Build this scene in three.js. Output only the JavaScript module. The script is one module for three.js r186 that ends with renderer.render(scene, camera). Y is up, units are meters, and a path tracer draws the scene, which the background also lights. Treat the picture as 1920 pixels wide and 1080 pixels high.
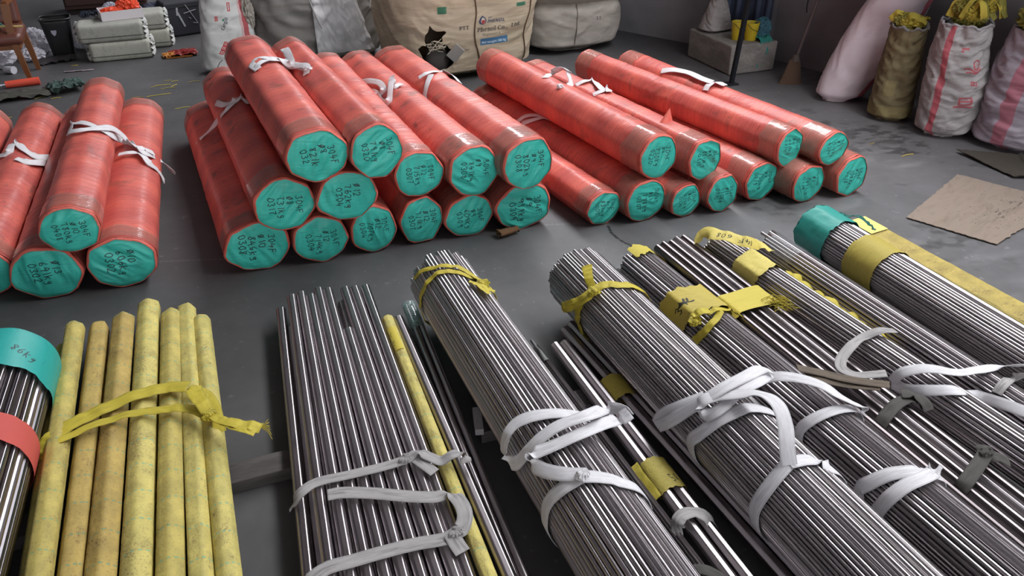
import * as THREE from 'three';
import { mergeGeometries, toCreasedNormals } from 'three/addons/utils/BufferGeometryUtils.js';
import { RoundedBoxGeometry } from 'three/addons/geometries/RoundedBoxGeometry.js';
import { ImprovedNoise } from 'three/addons/math/ImprovedNoise.js';
import { RectAreaLightUniformsLib } from 'three/addons/lights/RectAreaLightUniformsLib.js';

// ---------- camera, sky, lights, exposure ----------
const renderer = new THREE.WebGLRenderer({ antialias: true });
renderer.toneMapping = THREE.LinearToneMapping;
renderer.toneMappingExposure = 1.0;
renderer.shadowMap.enabled = true;
renderer.shadowMap.type = THREE.PCFSoftShadowMap;
RectAreaLightUniformsLib.init();
const scene = new THREE.Scene();
const camera = new THREE.PerspectiveCamera(39.6, 16 / 9, 0.05, 60);
camera.position.set(0, 2.2, 0);
camera.rotation.order = 'YXZ';
camera.rotation.set(-0.55017, -0.37271, 0);
scene.add(camera);
scene.background = new THREE.Color().setRGB(4.4, 4.5, 4.7);        // overcast sky, let in by the unseen door behind the camera

// unseen roof panels in a row, placed to give the bars their long highlights
const CEIL = 7;
const UNSEEN_SKYLIGHTS = [];
for (let k = 0; k < 7; k++) UNSEEN_SKYLIGHTS.push({ x: 5.3, z: -18.1 + k * 2.95, w: 2.0, l: 2.85, power: 11 });

// ---------- helpers ----------
const rng = (s) => () => { s |= 0; s = (s + 0x6d2b79f5) | 0; let t = Math.imul(s ^ (s >>> 15), 1 | s); t = (t + Math.imul(t ^ (t >>> 7), 61 | t)) ^ t; return ((t ^ (t >>> 14)) >>> 0) / 4294967296; };
const noise = new ImprovedNoise();
const N = (x, y = 0.37, z = 0.71) => noise.noise(x, y, z);
// quick lattice noise, about -0.6..0.6; per makes it repeat after that many cells
const LAT = (() => { const r = rng(4242), a = new Float32Array(65536); for (let i = 0; i < 65536; i++) a[i] = r() * 1.3 - 0.65; return a; })();
function vn(x, y, s, per = 0) {
  const i = Math.floor(x), j = Math.floor(y); let a = x - i, b = y - j; a = a * a * (3 - 2 * a); b = b * b * (3 - 2 * b);
  let i0 = i, i1 = i + 1, j0 = j, j1 = j + 1;
  if (per) { i0 = ((i % per) + per) % per; i1 = i0 + 1 === per ? 0 : i0 + 1; j0 = ((j % per) + per) % per; j1 = j0 + 1 === per ? 0 : j0 + 1; }
  const o = ((s * 37.7) | 0) * 7919, A = i0 * 181 + o, B = i1 * 181 + o, C = j0 * 257, D = j1 * 257;
  const c = LAT[(A + C + ((i0 * j0) << 3)) & 65535], d = LAT[(B + C + ((i1 * j0) << 3)) & 65535], e = LAT[(A + D + ((i0 * j1) << 3)) & 65535], f = LAT[(B + D + ((i1 * j1) << 3)) & 65535];
  return (c + (d - c) * a) * (1 - b) + (e + (f - e) * a) * b;
}
const fbm = (x, y, z, o = 4) => { let s = 0, a = 0.5; for (let k = 0; k < o; k++) { s += a * vn(x * 1.4 + 40.3, y * 1.4 + 71.9, z + k * 7.3); x *= 2.03; y *= 2.03; a *= 0.5; } return s; };
const clamp = (x, a = 0, b = 1) => Math.min(b, Math.max(a, x));
const lerp = (a, b, t) => a + (b - a) * t;
const smooth = (a, b, x) => { const t = clamp((x - a) / (b - a)); return t * t * (3 - 2 * t); };
const V = (x, y, z) => new THREE.Vector3(x, y, z);
const taken = {};
const numbered = (n) => { const k = (taken[n] = (taken[n] ?? -1) + 1); return k ? n + '_' + String(k).padStart(3, '0') : n; };
function tag(o, label, category, group, kind) {
  o.userData.label = label;
  if (category) o.userData.category = category;
  if (group) o.userData.group = group;
  if (kind) o.userData.kind = kind;
  return o;
}
function thing(name, label, category, [x, y, z] = [0, 0, 0], turn = 0, group) {
  const o = new THREE.Group(); o.name = numbered(name); scene.add(o);
  o.position.set(x, y, z); o.rotation.y = turn;
  return tag(o, label, category, group);
}
function part(name, geo, mat, parent) {
  const m = new THREE.Mesh(geo, mat); m.name = name; m.castShadow = m.receiveShadow = true;
  parent.add(m); return m;
}
function solo(name, geo, mat, label, category, [x, y, z] = [0, 0, 0], turn = 0, group) {
  const m = new THREE.Mesh(geo, mat); m.name = numbered(name); m.castShadow = m.receiveShadow = true; scene.add(m);
  m.position.set(x, y, z); m.rotation.y = turn;
  return tag(m, label, category, group);
}
function struct(name, geo, mat, label) {
  const m = new THREE.Mesh(geo, mat); m.name = name; m.castShadow = m.receiveShadow = true; scene.add(m);
  m.userData.kind = 'structure'; if (label) m.userData.label = label;
  return m;
}
// surface from a function of (u, v); closed round in u on request
function gridGeo(fn, nu, nv, { closed = false, skip = null } = {}) {
  const pos = [], uv = [], idx = [];
  for (let j = 0; j <= nv; j++) for (let i = 0; i <= nu; i++) {
    const u = i / nu, v = j / nv, p = fn(closed && i === nu ? 0 : u, v);
    pos.push(p.x, p.y, p.z); uv.push(u, v);
  }
  for (let j = 0; j < nv; j++) for (let i = 0; i < nu; i++) {
    if (skip && skip((i + 0.5) / nu, (j + 0.5) / nv)) continue;
    const a = j * (nu + 1) + i, b = a + 1, c = a + nu + 1, d = c + 1;
    idx.push(a, b, d, a, d, c);
  }
  const g = new THREE.BufferGeometry();
  g.setAttribute('position', new THREE.Float32BufferAttribute(pos, 3));
  g.setAttribute('uv', new THREE.Float32BufferAttribute(uv, 2));
  g.setIndex(idx); g.computeVertexNormals();
  if (closed) {                                          // same normal on both sides of the seam
    const n = g.attributes.normal;
    for (let j = 0; j <= nv; j++) {
      const a = j * (nu + 1), b = a + nu, s = V(n.getX(a) + n.getX(b), n.getY(a) + n.getY(b), n.getZ(a) + n.getZ(b)).normalize();
      n.setXYZ(a, s.x, s.y, s.z); n.setXYZ(b, s.x, s.y, s.z);
    }
  }
  return g;
}
function flip(g) { const i = g.index.array; for (let k = 0; k < i.length; k += 3) { const t = i[k]; i[k] = i[k + 1]; i[k + 1] = t; } g.computeVertexNormals(); return g; }
// square bar from p to q, tapering
function bar(p, q, w0, h0, w1 = w0, h1 = h0) {
  const a = V(...p), b = V(...q), t = b.clone().sub(a).normalize(), up = Math.abs(t.y) > 0.9 ? V(0, 0, 1) : V(0, 1, 0);
  const s = t.clone().cross(up).normalize(), n = s.clone().cross(t).normalize();
  const ring = (c, w, h) => [[-1, -1], [1, -1], [1, 1], [-1, 1]].map(([i, j]) => c.clone().addScaledVector(s, i * w / 2).addScaledVector(n, j * h / 2));
  const A = ring(a, w0, h0), B = ring(b, w1, h1), pos = [], q4 = (w, x, y, z) => pos.push(...[w, x, y, w, y, z].flatMap((p) => [p.x, p.y, p.z]));
  for (let k = 0; k < 4; k++) q4(A[k], A[(k + 1) % 4], B[(k + 1) % 4], B[k]);
  q4(A[3], A[2], A[1], A[0]); q4(B[0], B[1], B[2], B[3]);
  const g = new THREE.BufferGeometry(); g.setAttribute('position', new THREE.Float32BufferAttribute(pos, 3));
  g.setAttribute('uv', new THREE.Float32BufferAttribute(new Float32Array(pos.length / 3 * 2), 2));
  g.computeVertexNormals(); return g;
}
const rbox = (w, h, d, r = 0.01, s = 3) => new RoundedBoxGeometry(w, h, d, s, Math.min(r, w / 2.01, h / 2.01, d / 2.01));
const merge = (list) => mergeGeometries(list.map((g) => { g = g.index ? g.toNonIndexed() : g; for (const k of Object.keys(g.attributes)) if (!['position', 'normal', 'uv'].includes(k)) g.deleteAttribute(k); return g; }));
function tube(pts, r, seg = 24, rad = 7, closed = false) { return new THREE.TubeGeometry(new THREE.CatmullRomCurve3(pts.map((p) => V(...p)), closed), seg, r, rad, closed); }
// flat webbing laid along points [x, y, z, nx, ny, nz]; where it turns sideways it stands on its edge as real webbing does
function ribbon(pts, width, { thick = 0.0025, per = 9, ruffle = 0, seed = 1, taper = null, origin = V(0, 0, 0), edgeOn = 1 } = {}) {
  const P = pts.map((p) => V(p[0], p[1], p[2])), Q = pts.map((p) => V(p[3], p[4], p[5]));
  const curve = new THREE.CatmullRomCurve3(P, false, 'centripetal'), n = Math.max(4, (pts.length - 1) * per), at = [];
  for (let k = 0; k <= n; k++) {
    const t = k / n, f = t * (pts.length - 1), i = Math.min(pts.length - 2, Math.floor(f));
    at.push({ p: curve.getPoint(t), n: Q[i].clone().lerp(Q[i + 1], f - i).normalize() });
  }
  for (let k = 0; k <= n; k++) {
    const a = at[Math.max(0, k - 1)], b = at[Math.min(n, k + 1)], c = at[k];
    c.t = b.p.clone().sub(a.p).normalize();
    const l1 = c.p.clone().sub(a.p), l2 = b.p.clone().sub(c.p), len = (l1.length() + l2.length()) / 2 + 1e-6;
    c.k = l2.length() > 1e-7 && l1.length() > 1e-7 ? l2.clone().normalize().sub(l1.clone().normalize()).divideScalar(len) : V(0, 0, 0);
  }
  let K = at.map((c) => c.k.clone().addScaledVector(c.n, -c.k.dot(c.n)));
  for (let pass = 0; pass < 4; pass++) K = K.map((_, k) => K[Math.max(0, k - 1)].clone().add(K[k]).add(K[Math.min(n, k + 1)]).divideScalar(3));
  let NN = at.map((c, k) => {
    const m = K[k].length(), s = edgeOn * smooth(9, 45, m) * smooth(0, 0.08, Math.min(k, n - k) / n);
    const nn = c.n.clone().multiplyScalar(1 - 0.85 * s).addScaledVector(K[k], m > 1e-6 ? -s / m : 0);
    return nn.normalize();
  });
  for (let pass = 0; pass < 3; pass++) NN = NN.map((_, k) => NN[Math.max(0, k - 1)].clone().add(NN[k]).add(NN[Math.min(n, k + 1)]).normalize());
  const rows = at.map((c, k) => {
    const nn = NN[k].clone(); nn.addScaledVector(c.t, -nn.dot(c.t)).normalize();
    const w = c.t.clone().cross(nn).normalize();
    let h = width / 2 * (taper ? taper(k / n) : 1);
    const wob = ruffle ? ruffle * N(k * 0.21, seed * 3.1) : 0;
    return { p: c.p.clone().addScaledVector(nn, wob), n: nn, w, h };
  });
  const pos = [], uv = [], idx = []; let len = 0;
  const M = 4;                                           // strips across the width, slightly crowned
  const side = (sgn) => {
    const base = pos.length / 3; len = 0;
    rows.forEach((r, k) => {
      if (k) len += r.p.distanceTo(rows[k - 1].p);
      for (let i = 0; i <= M; i++) {
        const s = i / M * 2 - 1, crown = (ruffle ? ruffle * 0.5 * N(k * 0.35, i * 1.7, seed) : 0) + 0.0012 * (1 - s * s);
        const p = r.p.clone().addScaledVector(r.w, s * r.h).addScaledVector(r.n, sgn * thick / 2 + crown).sub(origin);
        pos.push(p.x, p.y, p.z); uv.push(i / M, len / 0.4);
      }
    });
    for (let k = 0; k < rows.length - 1; k++) for (let i = 0; i < M; i++) {
      const a = base + k * (M + 1) + i, b = a + 1, c = a + M + 1, d = c + 1;
      sgn > 0 ? idx.push(a, b, d, a, d, c) : idx.push(a, d, b, a, c, d);
    }
    return base;
  };
  const a = side(1), b = side(-1), R = rows.length;
  for (let k = 0; k < R - 1; k++) for (const i of [0, M]) {
    const p = a + k * (M + 1) + i, q = p + M + 1, r = b + k * (M + 1) + i, s = r + M + 1;
    i ? idx.push(p, r, s, p, s, q) : idx.push(p, s, r, p, q, s);
  }
  for (let i = 0; i < M; i++) { idx.push(a + i, b + i + 1, a + i + 1, a + i, b + i, b + i + 1); const o = (R - 1) * (M + 1); idx.push(a + o + i, a + o + i + 1, b + o + i + 1, a + o + i, b + o + i + 1, b + o + i); }
  const g = new THREE.BufferGeometry();
  g.setAttribute('position', new THREE.Float32BufferAttribute(pos, 3)); g.setAttribute('uv', new THREE.Float32BufferAttribute(uv, 2));
  g.setIndex(idx); g.computeVertexNormals(); return g;
}
// textures
function paint(w, h, fn, { srgb = true, repeat = true } = {}) {
  const d = new Uint8Array(w * h * 4);
  for (let y = 0; y < h; y++) for (let x = 0; x < w; x++) { const c = fn(x / w, y / h, x, y), o = (y * w + x) * 4; d[o] = clamp(c[0], 0, 255); d[o + 1] = clamp(c[1], 0, 255); d[o + 2] = clamp(c[2], 0, 255); d[o + 3] = 255; }
  const t = new THREE.DataTexture(d, w, h); t.magFilter = THREE.LinearFilter; t.minFilter = THREE.LinearMipmapLinearFilter; t.generateMipmaps = true;
  if (repeat) t.wrapS = t.wrapT = THREE.RepeatWrapping;
  if (srgb) t.colorSpace = THREE.SRGBColorSpace;
  t.needsUpdate = true; return t;
}
function canvasTex(w, h, draw, { srgb = true, repeat = false } = {}) {
  const c = document.createElement('canvas'); c.width = w; c.height = h; const x = c.getContext('2d'); draw(x, w, h);
  const t = new THREE.CanvasTexture(c); if (srgb) t.colorSpace = THREE.SRGBColorSpace; if (repeat) t.wrapS = t.wrapT = THREE.RepeatWrapping; return t;
}
// noise that repeats every 1 in u and v
const ring = (u, v, f, z = 0) => { const p = Math.max(2, Math.round(f * 4)); return vn(u * p, v * p, z + 50, p); };
const ringf = (u, v, f, z = 0, o = 3) => { let s = 0, a = 0.5; for (let k = 0; k < o; k++) { s += a * ring(u, v, f * 2 ** k, z + k * 3.7); a *= 0.5; } return s; };
const std = (o) => new THREE.MeshStandardMaterial(o);
const phys = (o) => new THREE.MeshPhysicalMaterial(o);
const rgb = (r, g, b) => new THREE.Color().setRGB(r / 255, g / 255, b / 255, THREE.SRGBColorSpace);
// ---------- the building ----------
// crack from the right pile towards the bundles, and hairline joints
const CRACKS = [];
{ const run = (pts, w, dark) => { for (let k = 0; k < pts.length - 1; k++) CRACKS.push([...pts[k], ...pts[k + 1], w, dark]); };
  run([[2.10, -3.80], [2.075, -3.70], [2.085, -3.6], [2.11, -3.53], [2.105, -3.47], [2.14, -3.42], [2.15, -3.33], [2.19, -3.2]], 0.007, 0.32);
  run([[-0.45, -4.33], [-0.08, -4.22], [0.3, -4.1]], 0.006, 1.22); run([[1.75, -3.95], [2.02, -3.88]], 0.006, 1.18); }
const floorTex = paint(1300, 1300, (u, v) => {
  const X = -4.5 + u * 11, Z = -11 + v * 11;                        // metres on the floor
  let c = 83 + 26 * fbm(X * 0.55, Z * 0.55, 1, 5) + 12 * fbm(X * 3.1, Z * 3.1, 4, 4) + 7 * fbm(X * 16, Z * 16, 9, 2);
  const rub = smooth(0.05, 0.34, fbm(X * 1.1 + 3, Z * 2.6, 12, 5));   // scuffed pale screed towards the sacks and the cardboard
  const palerRight = smooth(1.9, 3.6, X + 0.35 * fbm(X, Z, 3) * 4) * smooth(-7.2, -4.6, Z);  // floor tone raised towards the right
  c += palerRight * (17 + 24 * rub);
  const stain = smooth(0.12, 0.3, fbm(X * 1.6 - Z * 0.9, Z * 2.4 + 8, 21, 5)) * palerRight;
  c -= 34 * stain * smooth(0.0, 0.25, fbm(X * 9, Z * 14, 2, 3) + 0.12);
  const speck = fbm(X * 22, Z * 22, 31, 2); if (speck > 0.36) c += 22;
  let r = c * 1.0, g = c * 0.975, b = c * 0.99;
  for (const [x0, z0, x1, z1, w, dark] of CRACKS) { const dx = x1 - x0, dz = z1 - z0; if (X < Math.min(x0, x1) - w || X > Math.max(x0, x1) + w) continue; const k = clamp(((X - x0) * dx + (Z - z0) * dz) / (dx * dx + dz * dz)); if (Math.hypot(X - x0 - k * dx, Z - z0 - k * dz) < w) { r *= dark; g *= dark; b *= dark; break; } }
  return [r, g, b];
}, { repeat: false });
const concreteBump = paint(512, 512, (u, v) => { const h = 128 + 90 * ringf(u, v, 3, 2, 5); return [h, h, h]; }, { srgb: false });
{
  const g = new THREE.BoxGeometry(13.6, 0.3, 28, 1, 1, 1); g.translate(0.7, -0.15, -6);
  const p = g.attributes.position, uv = g.attributes.uv;
  for (let i = 0; i < p.count; i++) uv.setXY(i, (p.getX(i) + 4.5) / 11, (p.getZ(i) + 11) / 11);
  floorTex.wrapS = floorTex.wrapT = THREE.MirroredRepeatWrapping;
  const b = concreteBump.clone(); b.repeat.set(8, 8);
  struct('floor', g, std({ map: floorTex, roughness: 0.62, bumpMap: b, bumpScale: 0.0016 }), 'dark grey screed floor with scuffs, stains and a crack');
}
const wallTex = paint(768, 768, (u, v) => { const n = ringf(u, v, 1.2, 4, 5), m = ringf(u, v, 6, 9, 3); const c = 132 + 46 * n + 18 * m; return [c, c * 0.98, c * 0.985]; });
const wallMat = (rep) => { const t = wallTex.clone(); t.repeat.set(rep, rep); return std({ map: t, color: rgb(250, 249, 255), roughness: 0.9 }); };
const wallUV = (g) => { const p = g.attributes.position, n = g.attributes.normal, uv = g.attributes.uv; for (let i = 0; i < p.count; i++) uv.setXY(i, (Math.abs(n.getX(i)) > 0.5 ? p.getZ(i) : p.getX(i)) / 4, p.getY(i) / 4); return g; };
function wall(name, x0, z0, x1, z1, h = CEIL, t = 0.2, y0 = 0) {        // inner face runs from (x0,z0) to (x1,z1)
  const L = Math.hypot(x1 - x0, z1 - z0), g = wallUV(new THREE.BoxGeometry(L, h, t)); g.translate(L / 2, y0 + h / 2, -t / 2);
  const m = struct(name, g, wallMat(1)); m.position.set(x0, 0, z0); m.rotation.y = -Math.atan2(z1 - z0, x1 - x0);
  return m;
}
wall('wall_right', 5.25, -6.45, 6.9, -1.2, 2.5).userData.label = 'grey rendered wall behind the sacks';
wall('wall_right_far', 4.15, -8.45, 5.25, -6.45, 2.5).userData.label = 'grey rendered wall beside the concrete block';
wall('wall_back', -6, -19.8, 7.4, -19.8);
wall('wall_right_return', 4.15, -19.6, 4.15, -8.45, 2.5);
wall('wall_left', -6, 8, -6, -19.8);
wall('wall_right_side', 7.4, -19.8, 7.4, 8);
wall('wall_front_left', -2.6, 8, -6, 8);
wall('wall_front_right', 7.4, 8, 5.6, 8);
wall('wall_front_lintel', 5.6, 8, -2.6, 8, CEIL - 4.9, 0.2, 4.9);      // over an unseen open door, placed to light the roll ends
{
  const g = new THREE.BoxGeometry(13.6, 0.15, 28.2); g.translate(0.7, CEIL + 0.085, -5.9);
  struct('ceiling', g, std({ color: rgb(196, 196, 197), roughness: 0.75 }), 'light metal sheet roof');
  const ground = new THREE.BoxGeometry(24, 0.2, 14); ground.translate(1.5, -0.14, 15.1);  // ground out of view, bounces daylight onto the roof
  struct('unseen_yard', ground, std({ color: rgb(165, 162, 155), roughness: 0.95 }), 'pale concrete ground out of view, placed to bounce daylight onto the roof');
}
{ // unseen flat roof on the right, placed to shade the sacks and the block
  const sh = new THREE.Shape([[3.5, -19.6], [3.5, -8.6], [4.35, -6.6], [5.25, -3.2], [5.9, -1.1], [7.35, -1.1], [7.35, -19.6]].map(([x, z]) => new THREE.Vector2(x, -z))), g = new THREE.ExtrudeGeometry(sh, { depth: 0.14, bevelEnabled: false });
  g.rotateX(-Math.PI / 2); g.translate(0, 2.505, 0);
  struct('unseen_canopy', g, wallMat(0.25), 'flat overhanging roof out of view, placed to shade the sacks and the concrete block');
}
for (const s of UNSEEN_SKYLIGHTS) {
  const o = thing('unseen_skylight', 'translucent daylight sheet in the roof, out of view, placed to light the bars', 'unseen_skylight', [s.x, CEIL, s.z], 0, 'unseen daylight roof sheets');
  part('diffuser', new THREE.BoxGeometry(s.w, 0.012, s.l), std({ color: rgb(235, 238, 240), emissive: new THREE.Color(0.93, 0.97, 1), emissiveIntensity: s.power * 0.35, roughness: 0.4 }), o);
  part('frame', merge([[-1, 0], [1, 0], [0, -1], [0, 1]].map(([i, j]) => { const g = new THREE.BoxGeometry(i ? 0.05 : s.w + 0.1, 0.04, j ? 0.05 : s.l + 0.1); g.translate(i * (s.w / 2 + 0.025), -0.01, j * (s.l / 2 + 0.025)); return g; })), std({ color: rgb(120, 122, 125), metalness: 0.6, roughness: 0.5 }), o);
  const L = new THREE.RectAreaLight(new THREE.Color(0.94, 0.97, 1), s.power, s.w, s.l);
  L.position.set(s.x, CEIL - 0.03, s.z); L.lookAt(s.x, 0, s.z); scene.add(L);
}
// ---------- red wrapped rolls of bar ----------
const STROKES = {
  0: [[[0.5, 0], [0.15, 0.25], [0.12, 0.7], [0.45, 1], [0.85, 0.75], [0.85, 0.25], [0.5, 0]]],
  1: [[[0.5, 0], [0.48, 1]]], 2: [[[0.1, 0.2], [0.5, 0], [0.85, 0.25], [0.5, 0.65], [0.1, 1], [0.9, 0.95]]],
  3: [[[0.1, 0.1], [0.6, 0], [0.8, 0.25], [0.4, 0.45], [0.85, 0.7], [0.55, 1], [0.1, 0.9]]],
  4: [[[0.35, 0], [0.1, 0.6], [0.9, 0.6]], [[0.7, 0.3], [0.65, 1]]], 5: [[[0.85, 0], [0.25, 0], [0.2, 0.45], [0.7, 0.45], [0.8, 0.8], [0.4, 1], [0.1, 0.9]]],
  6: [[[0.7, 0], [0.2, 0.45], [0.2, 0.85], [0.55, 1], [0.85, 0.75], [0.6, 0.5], [0.2, 0.7]]], 7: [[[0.08, 0.05], [0.85, 0], [0.5, 0.5], [0.4, 1]]],
  8: [[[0.8, 0.1], [0.45, 0], [0.2, 0.2], [0.75, 0.7], [0.5, 1], [0.15, 0.8], [0.8, 0.1]]], 9: [[[0.8, 0.3], [0.5, 0.5], [0.2, 0.3], [0.5, 0], [0.82, 0.2], [0.7, 1]]],
  F: [[[0.15, 0], [0.12, 1]], [[0.15, 0.02], [0.9, 0]], [[0.15, 0.45], [0.7, 0.42]]], K: [[[0.15, 0], [0.15, 1]], [[0.8, 0.3], [0.2, 0.6], [0.85, 1]]],
  g: [[[0.8, 0.35], [0.4, 0.25], [0.2, 0.5], [0.5, 0.7], [0.8, 0.4], [0.75, 1.1], [0.3, 1.2]]], o: [[[0.5, 0.1], [0.1, 0.45], [0.45, 0.9], [0.85, 0.5], [0.5, 0.1]], [[0.95, 0], [0.05, 1]]],
};
function hand(x, text, px, py, size, r, w = 4) {               // felt-pen writing
  x.lineWidth = w; x.lineCap = x.lineJoin = 'round';
  for (const ch of text) {
    const j = () => (r() - 0.5) * size * 0.13, dy = (r() - 0.5) * size * 0.16;
    for (const st of STROKES[ch] ?? []) {
      x.beginPath();
      st.forEach(([a, b], k) => { const X = px + a * size * 0.62 + j(), Y = py + b * size + dy + j(); k ? x.lineTo(X, Y) : x.moveTo(X, Y); });
      x.stroke();
    }
    px += size * (ch === '1' ? 0.6 : 0.8);
  }
}
const MARKS = {
  L2: [], L3: ['o13', '691Kg', '0302'], L4: ['o10', '606Kg', '0302'], L5: ['304F', 'o10', '780Kg', '0408'],
  M1: ['304F', 'o10', '846Kg', '0308'], M2: ['304F', 'o12', '714Kg', '0304'], M3: ['304F', 'o12', '707Kg', '0304'], M4: ['304F', 'o12', '711Kg', '0307'], M5: ['304F', 'o9', '609Kg', '0309'], M6: ['304F', 'o9', '999Kg', '0309'],
  M7: ['304F', 'o8', '731Kg', '0317'], M8: ['o12', '762Kg', '0304'], M9: ['304F', 'o12', '715Kg', '0307'], M10: ['304F', 'o9', '841Kg', '0308'], M11: ['304F', 'o9', '802Kg', '0308'], M12: ['304F', 'o8', '821K', '032'], M13: ['304F', 'o8', '791Kg', '0320'],
  R1: ['304F', 'o11', '836Kg', '0307'], R2: ['304F', 'o11', '788Kg', '0307'], R3: ['304F', 'o10', '624Kg', '0310'], R4: ['304F', 'o11', '575Kg', '0310'], R5: ['304F', 'o7', '755Kg', '0319'], R6: ['304F', 'o7', '742Kg', '0319'], R7: ['304F', 'o15', '1088Kg', '0318'],
  R8: ['304F', 'o8', '730Kg', '0320'], R9: ['304F', 'o9', '850Kg', '0310'], R10: ['304F', 'o6', '680Kg', '0314'], R11: ['304F', 'o7', '514Kg', '0314'],
};
const capKeys = Object.keys(MARKS);
const CELL = 320, capAtlas = canvasTex(6 * CELL, 5 * CELL, (x) => {
  x.fillStyle = 'rgb(58,190,173)'; x.fillRect(0, 0, 6 * CELL, 5 * CELL);
  const r = rng(77);
  for (let k = 0; k < 30; k++) {
    const cx = (k % 6) * CELL, cy = Math.floor(k / 6) * CELL;
    x.save(); x.beginPath(); x.rect(cx, cy, CELL, CELL); x.clip();
    for (let i = 0; i < 90; i++) {                              // tarpaulin weave: short pale and dark threads
      x.strokeStyle = r() < 0.5 ? `rgba(120,215,200,${0.05 + 0.1 * r()})` : `rgba(8,95,92,${0.05 + 0.1 * r()})`; x.lineWidth = 1 + r() * 5;
      const a = cx + r() * CELL, b = cy + r() * CELL, l = 30 + r() * 120, q = (r() - 0.5) * 0.5; x.beginPath(); x.moveTo(a, b); x.lineTo(a + l * Math.cos(q), b + l * Math.sin(q)); x.stroke();
    }
    for (let i = 0; i < 10; i++) { x.fillStyle = `rgba(60,60,50,${0.03 + 0.06 * r()})`; x.beginPath(); x.ellipse(cx + r() * CELL, cy + r() * CELL, 8 + r() * 30, 3 + r() * 12, r() * 3, 0, 7); x.fill(); }
    const m = MARKS[capKeys[k]];
    if (m?.length) {
      const s = 32, gap = 45;
      x.translate(cx + CELL / 2 + (m.length / 2) * gap - 4, cy + CELL / 2 - 58 + (r() - 0.5) * 16); x.rotate(Math.PI / 2 + (r() - 0.5) * 0.16);
      x.strokeStyle = 'rgba(14,18,26,0.93)';
      m.forEach((line, i) => hand(x, line, (r() - 0.5) * 18, i * gap, s, r, 3.4));
    }
    x.restore();
  }
});
const tarpBump = paint(256, 256, (u, v, x, y) => { const h = 128 + 50 * (((x >> 1) + (y >> 1)) % 2 ? 1 : -1) + 60 * ringf(u, v, 3, 6, 3); return [h, h, h]; }, { srgb: false });
const capMat = phys({ map: capAtlas, roughness: 0.55, clearcoat: 0.15, clearcoatRoughness: 0.4 });
// one metre of spiral wrapping round the whole roll
const WRAPS = 48;
const wrapTex = (seed, dirt) => paint(512, 900, (u, v) => {
  const w = v * WRAPS + u + 0.35 * ring(u, v, 1.4, seed), f = w - Math.floor(w), id = Math.floor(w) % WRAPS;
  const edge = f < 0.16 ? 1 - f / 0.16 : 0, tone = 0.05 * Math.sin(id * 12.9898 + seed) + 0.07 * ringf(u, v, 1.2, seed + 2, 3);
  const weave = 0.05 * Math.sin(u * 512 * 1.4) * Math.sin(v * 900 * 1.4) + 0.05 * ring(u, v, 40, seed);
  let k = 1 + tone + weave - 0.5 * edge * (0.55 + 0.45 * Math.sin(id * 4.1 + u * 9)) - 0.06 * f;
  const U = u + 0.09 * ring(u, v, 2.2, seed + 3), W = v + 0.07 * ring(u, v, 2.6, seed + 6), grime = smooth(0.16, 0.4, ringf(U, W, 1.7, seed + 20, 5)) * dirt, spots = smooth(0.3, 0.42, ringf(U, W, 5, seed + 40, 4)) * 0.8;
  const c = [220 * k, 103 * k * (1 + 0.5 * tone), 91 * k], d = clamp(grime * 0.6 + spots * 0.4 * dirt);
  return [lerp(c[0], 96, d), lerp(c[1], 66, d), lerp(c[2], 60, d)];
});
const wrapBump = paint(512, 900, (u, v) => { const w = v * WRAPS + u + 0.35 * ring(u, v, 1.4, 3), f = w - Math.floor(w); const h = 90 + 100 * (1 - f) + 50 * ringf(u, v, 5, 8, 3); return [h, h, h]; }, { srgb: false });
const wrapMats = [[3, 0.55], [9, 0.9], [17, 0.75]].map(([s, d]) => phys({ map: wrapTex(s, d), bumpMap: wrapBump, bumpScale: 0.0035, roughness: 0.5, clearcoat: 0.25, clearcoatRoughness: 0.32 }));
const rimMat = phys({ color: rgb(228, 110, 94), roughness: 0.5, bumpMap: tarpBump, bumpScale: 0.001 });
const tapeBump = paint(256, 256, (u, v) => { const h = 128 + 120 * ringf(u, v * 1, 2.2, 5, 4) + 40 * Math.sin(v * 40 + 4 * ring(u, v, 2)); return [h, h, h]; }, { srgb: false });
const tapeMat = phys({ color: rgb(176, 138, 124), transparent: true, opacity: 0.4, roughness: 0.2, clearcoat: 1, clearcoatRoughness: 0.08, bumpMap: tapeBump, bumpScale: 0.0022 });

function rollShape(a, b, L, seed, tieAt) {
  const r = rng(seed), n = 7 + Math.floor(r() * 3), ph = r() * 6.28, f1 = 0.72 + r() * 0.22;
  const F = Array.from({ length: n }, (_, i) => [ph + (i + (r() - 0.5) * 0.55) * 2 * Math.PI / n, 0.93 + 0.05 * r()]);     // uneven facets left by the bars inside
  const prof = (t) => { let q = 0; for (const [a, d] of F) { const c = Math.cos(t - a); if (c > 0.2) q += (c / d) ** 26; } return lerp(1, Math.min(1.03, q ** (-1 / 26)), f1) * (1 + 0.02 * N(Math.cos(t) * 1.7 + seed, Math.sin(t) * 1.7)); };
  const P = (t, z, k = 1, off = 0) => {
    let R = prof(t) * k * (1 + 0.012 * N(Math.cos(t) * 1.3 + seed * 2, Math.sin(t) * 1.3, z * 2.2));
    if (tieAt !== undefined) R *= 1 - 0.045 * Math.exp(-(((-z - tieAt) / 0.05) ** 2)) + 0.012 * Math.exp(-(((-z - tieAt) / 0.14) ** 2));
    return V(Math.cos(t) * (a * R + off), Math.sin(t) * (b * R + off) + b, z);
  };
  return { P, prof };
}
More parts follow.
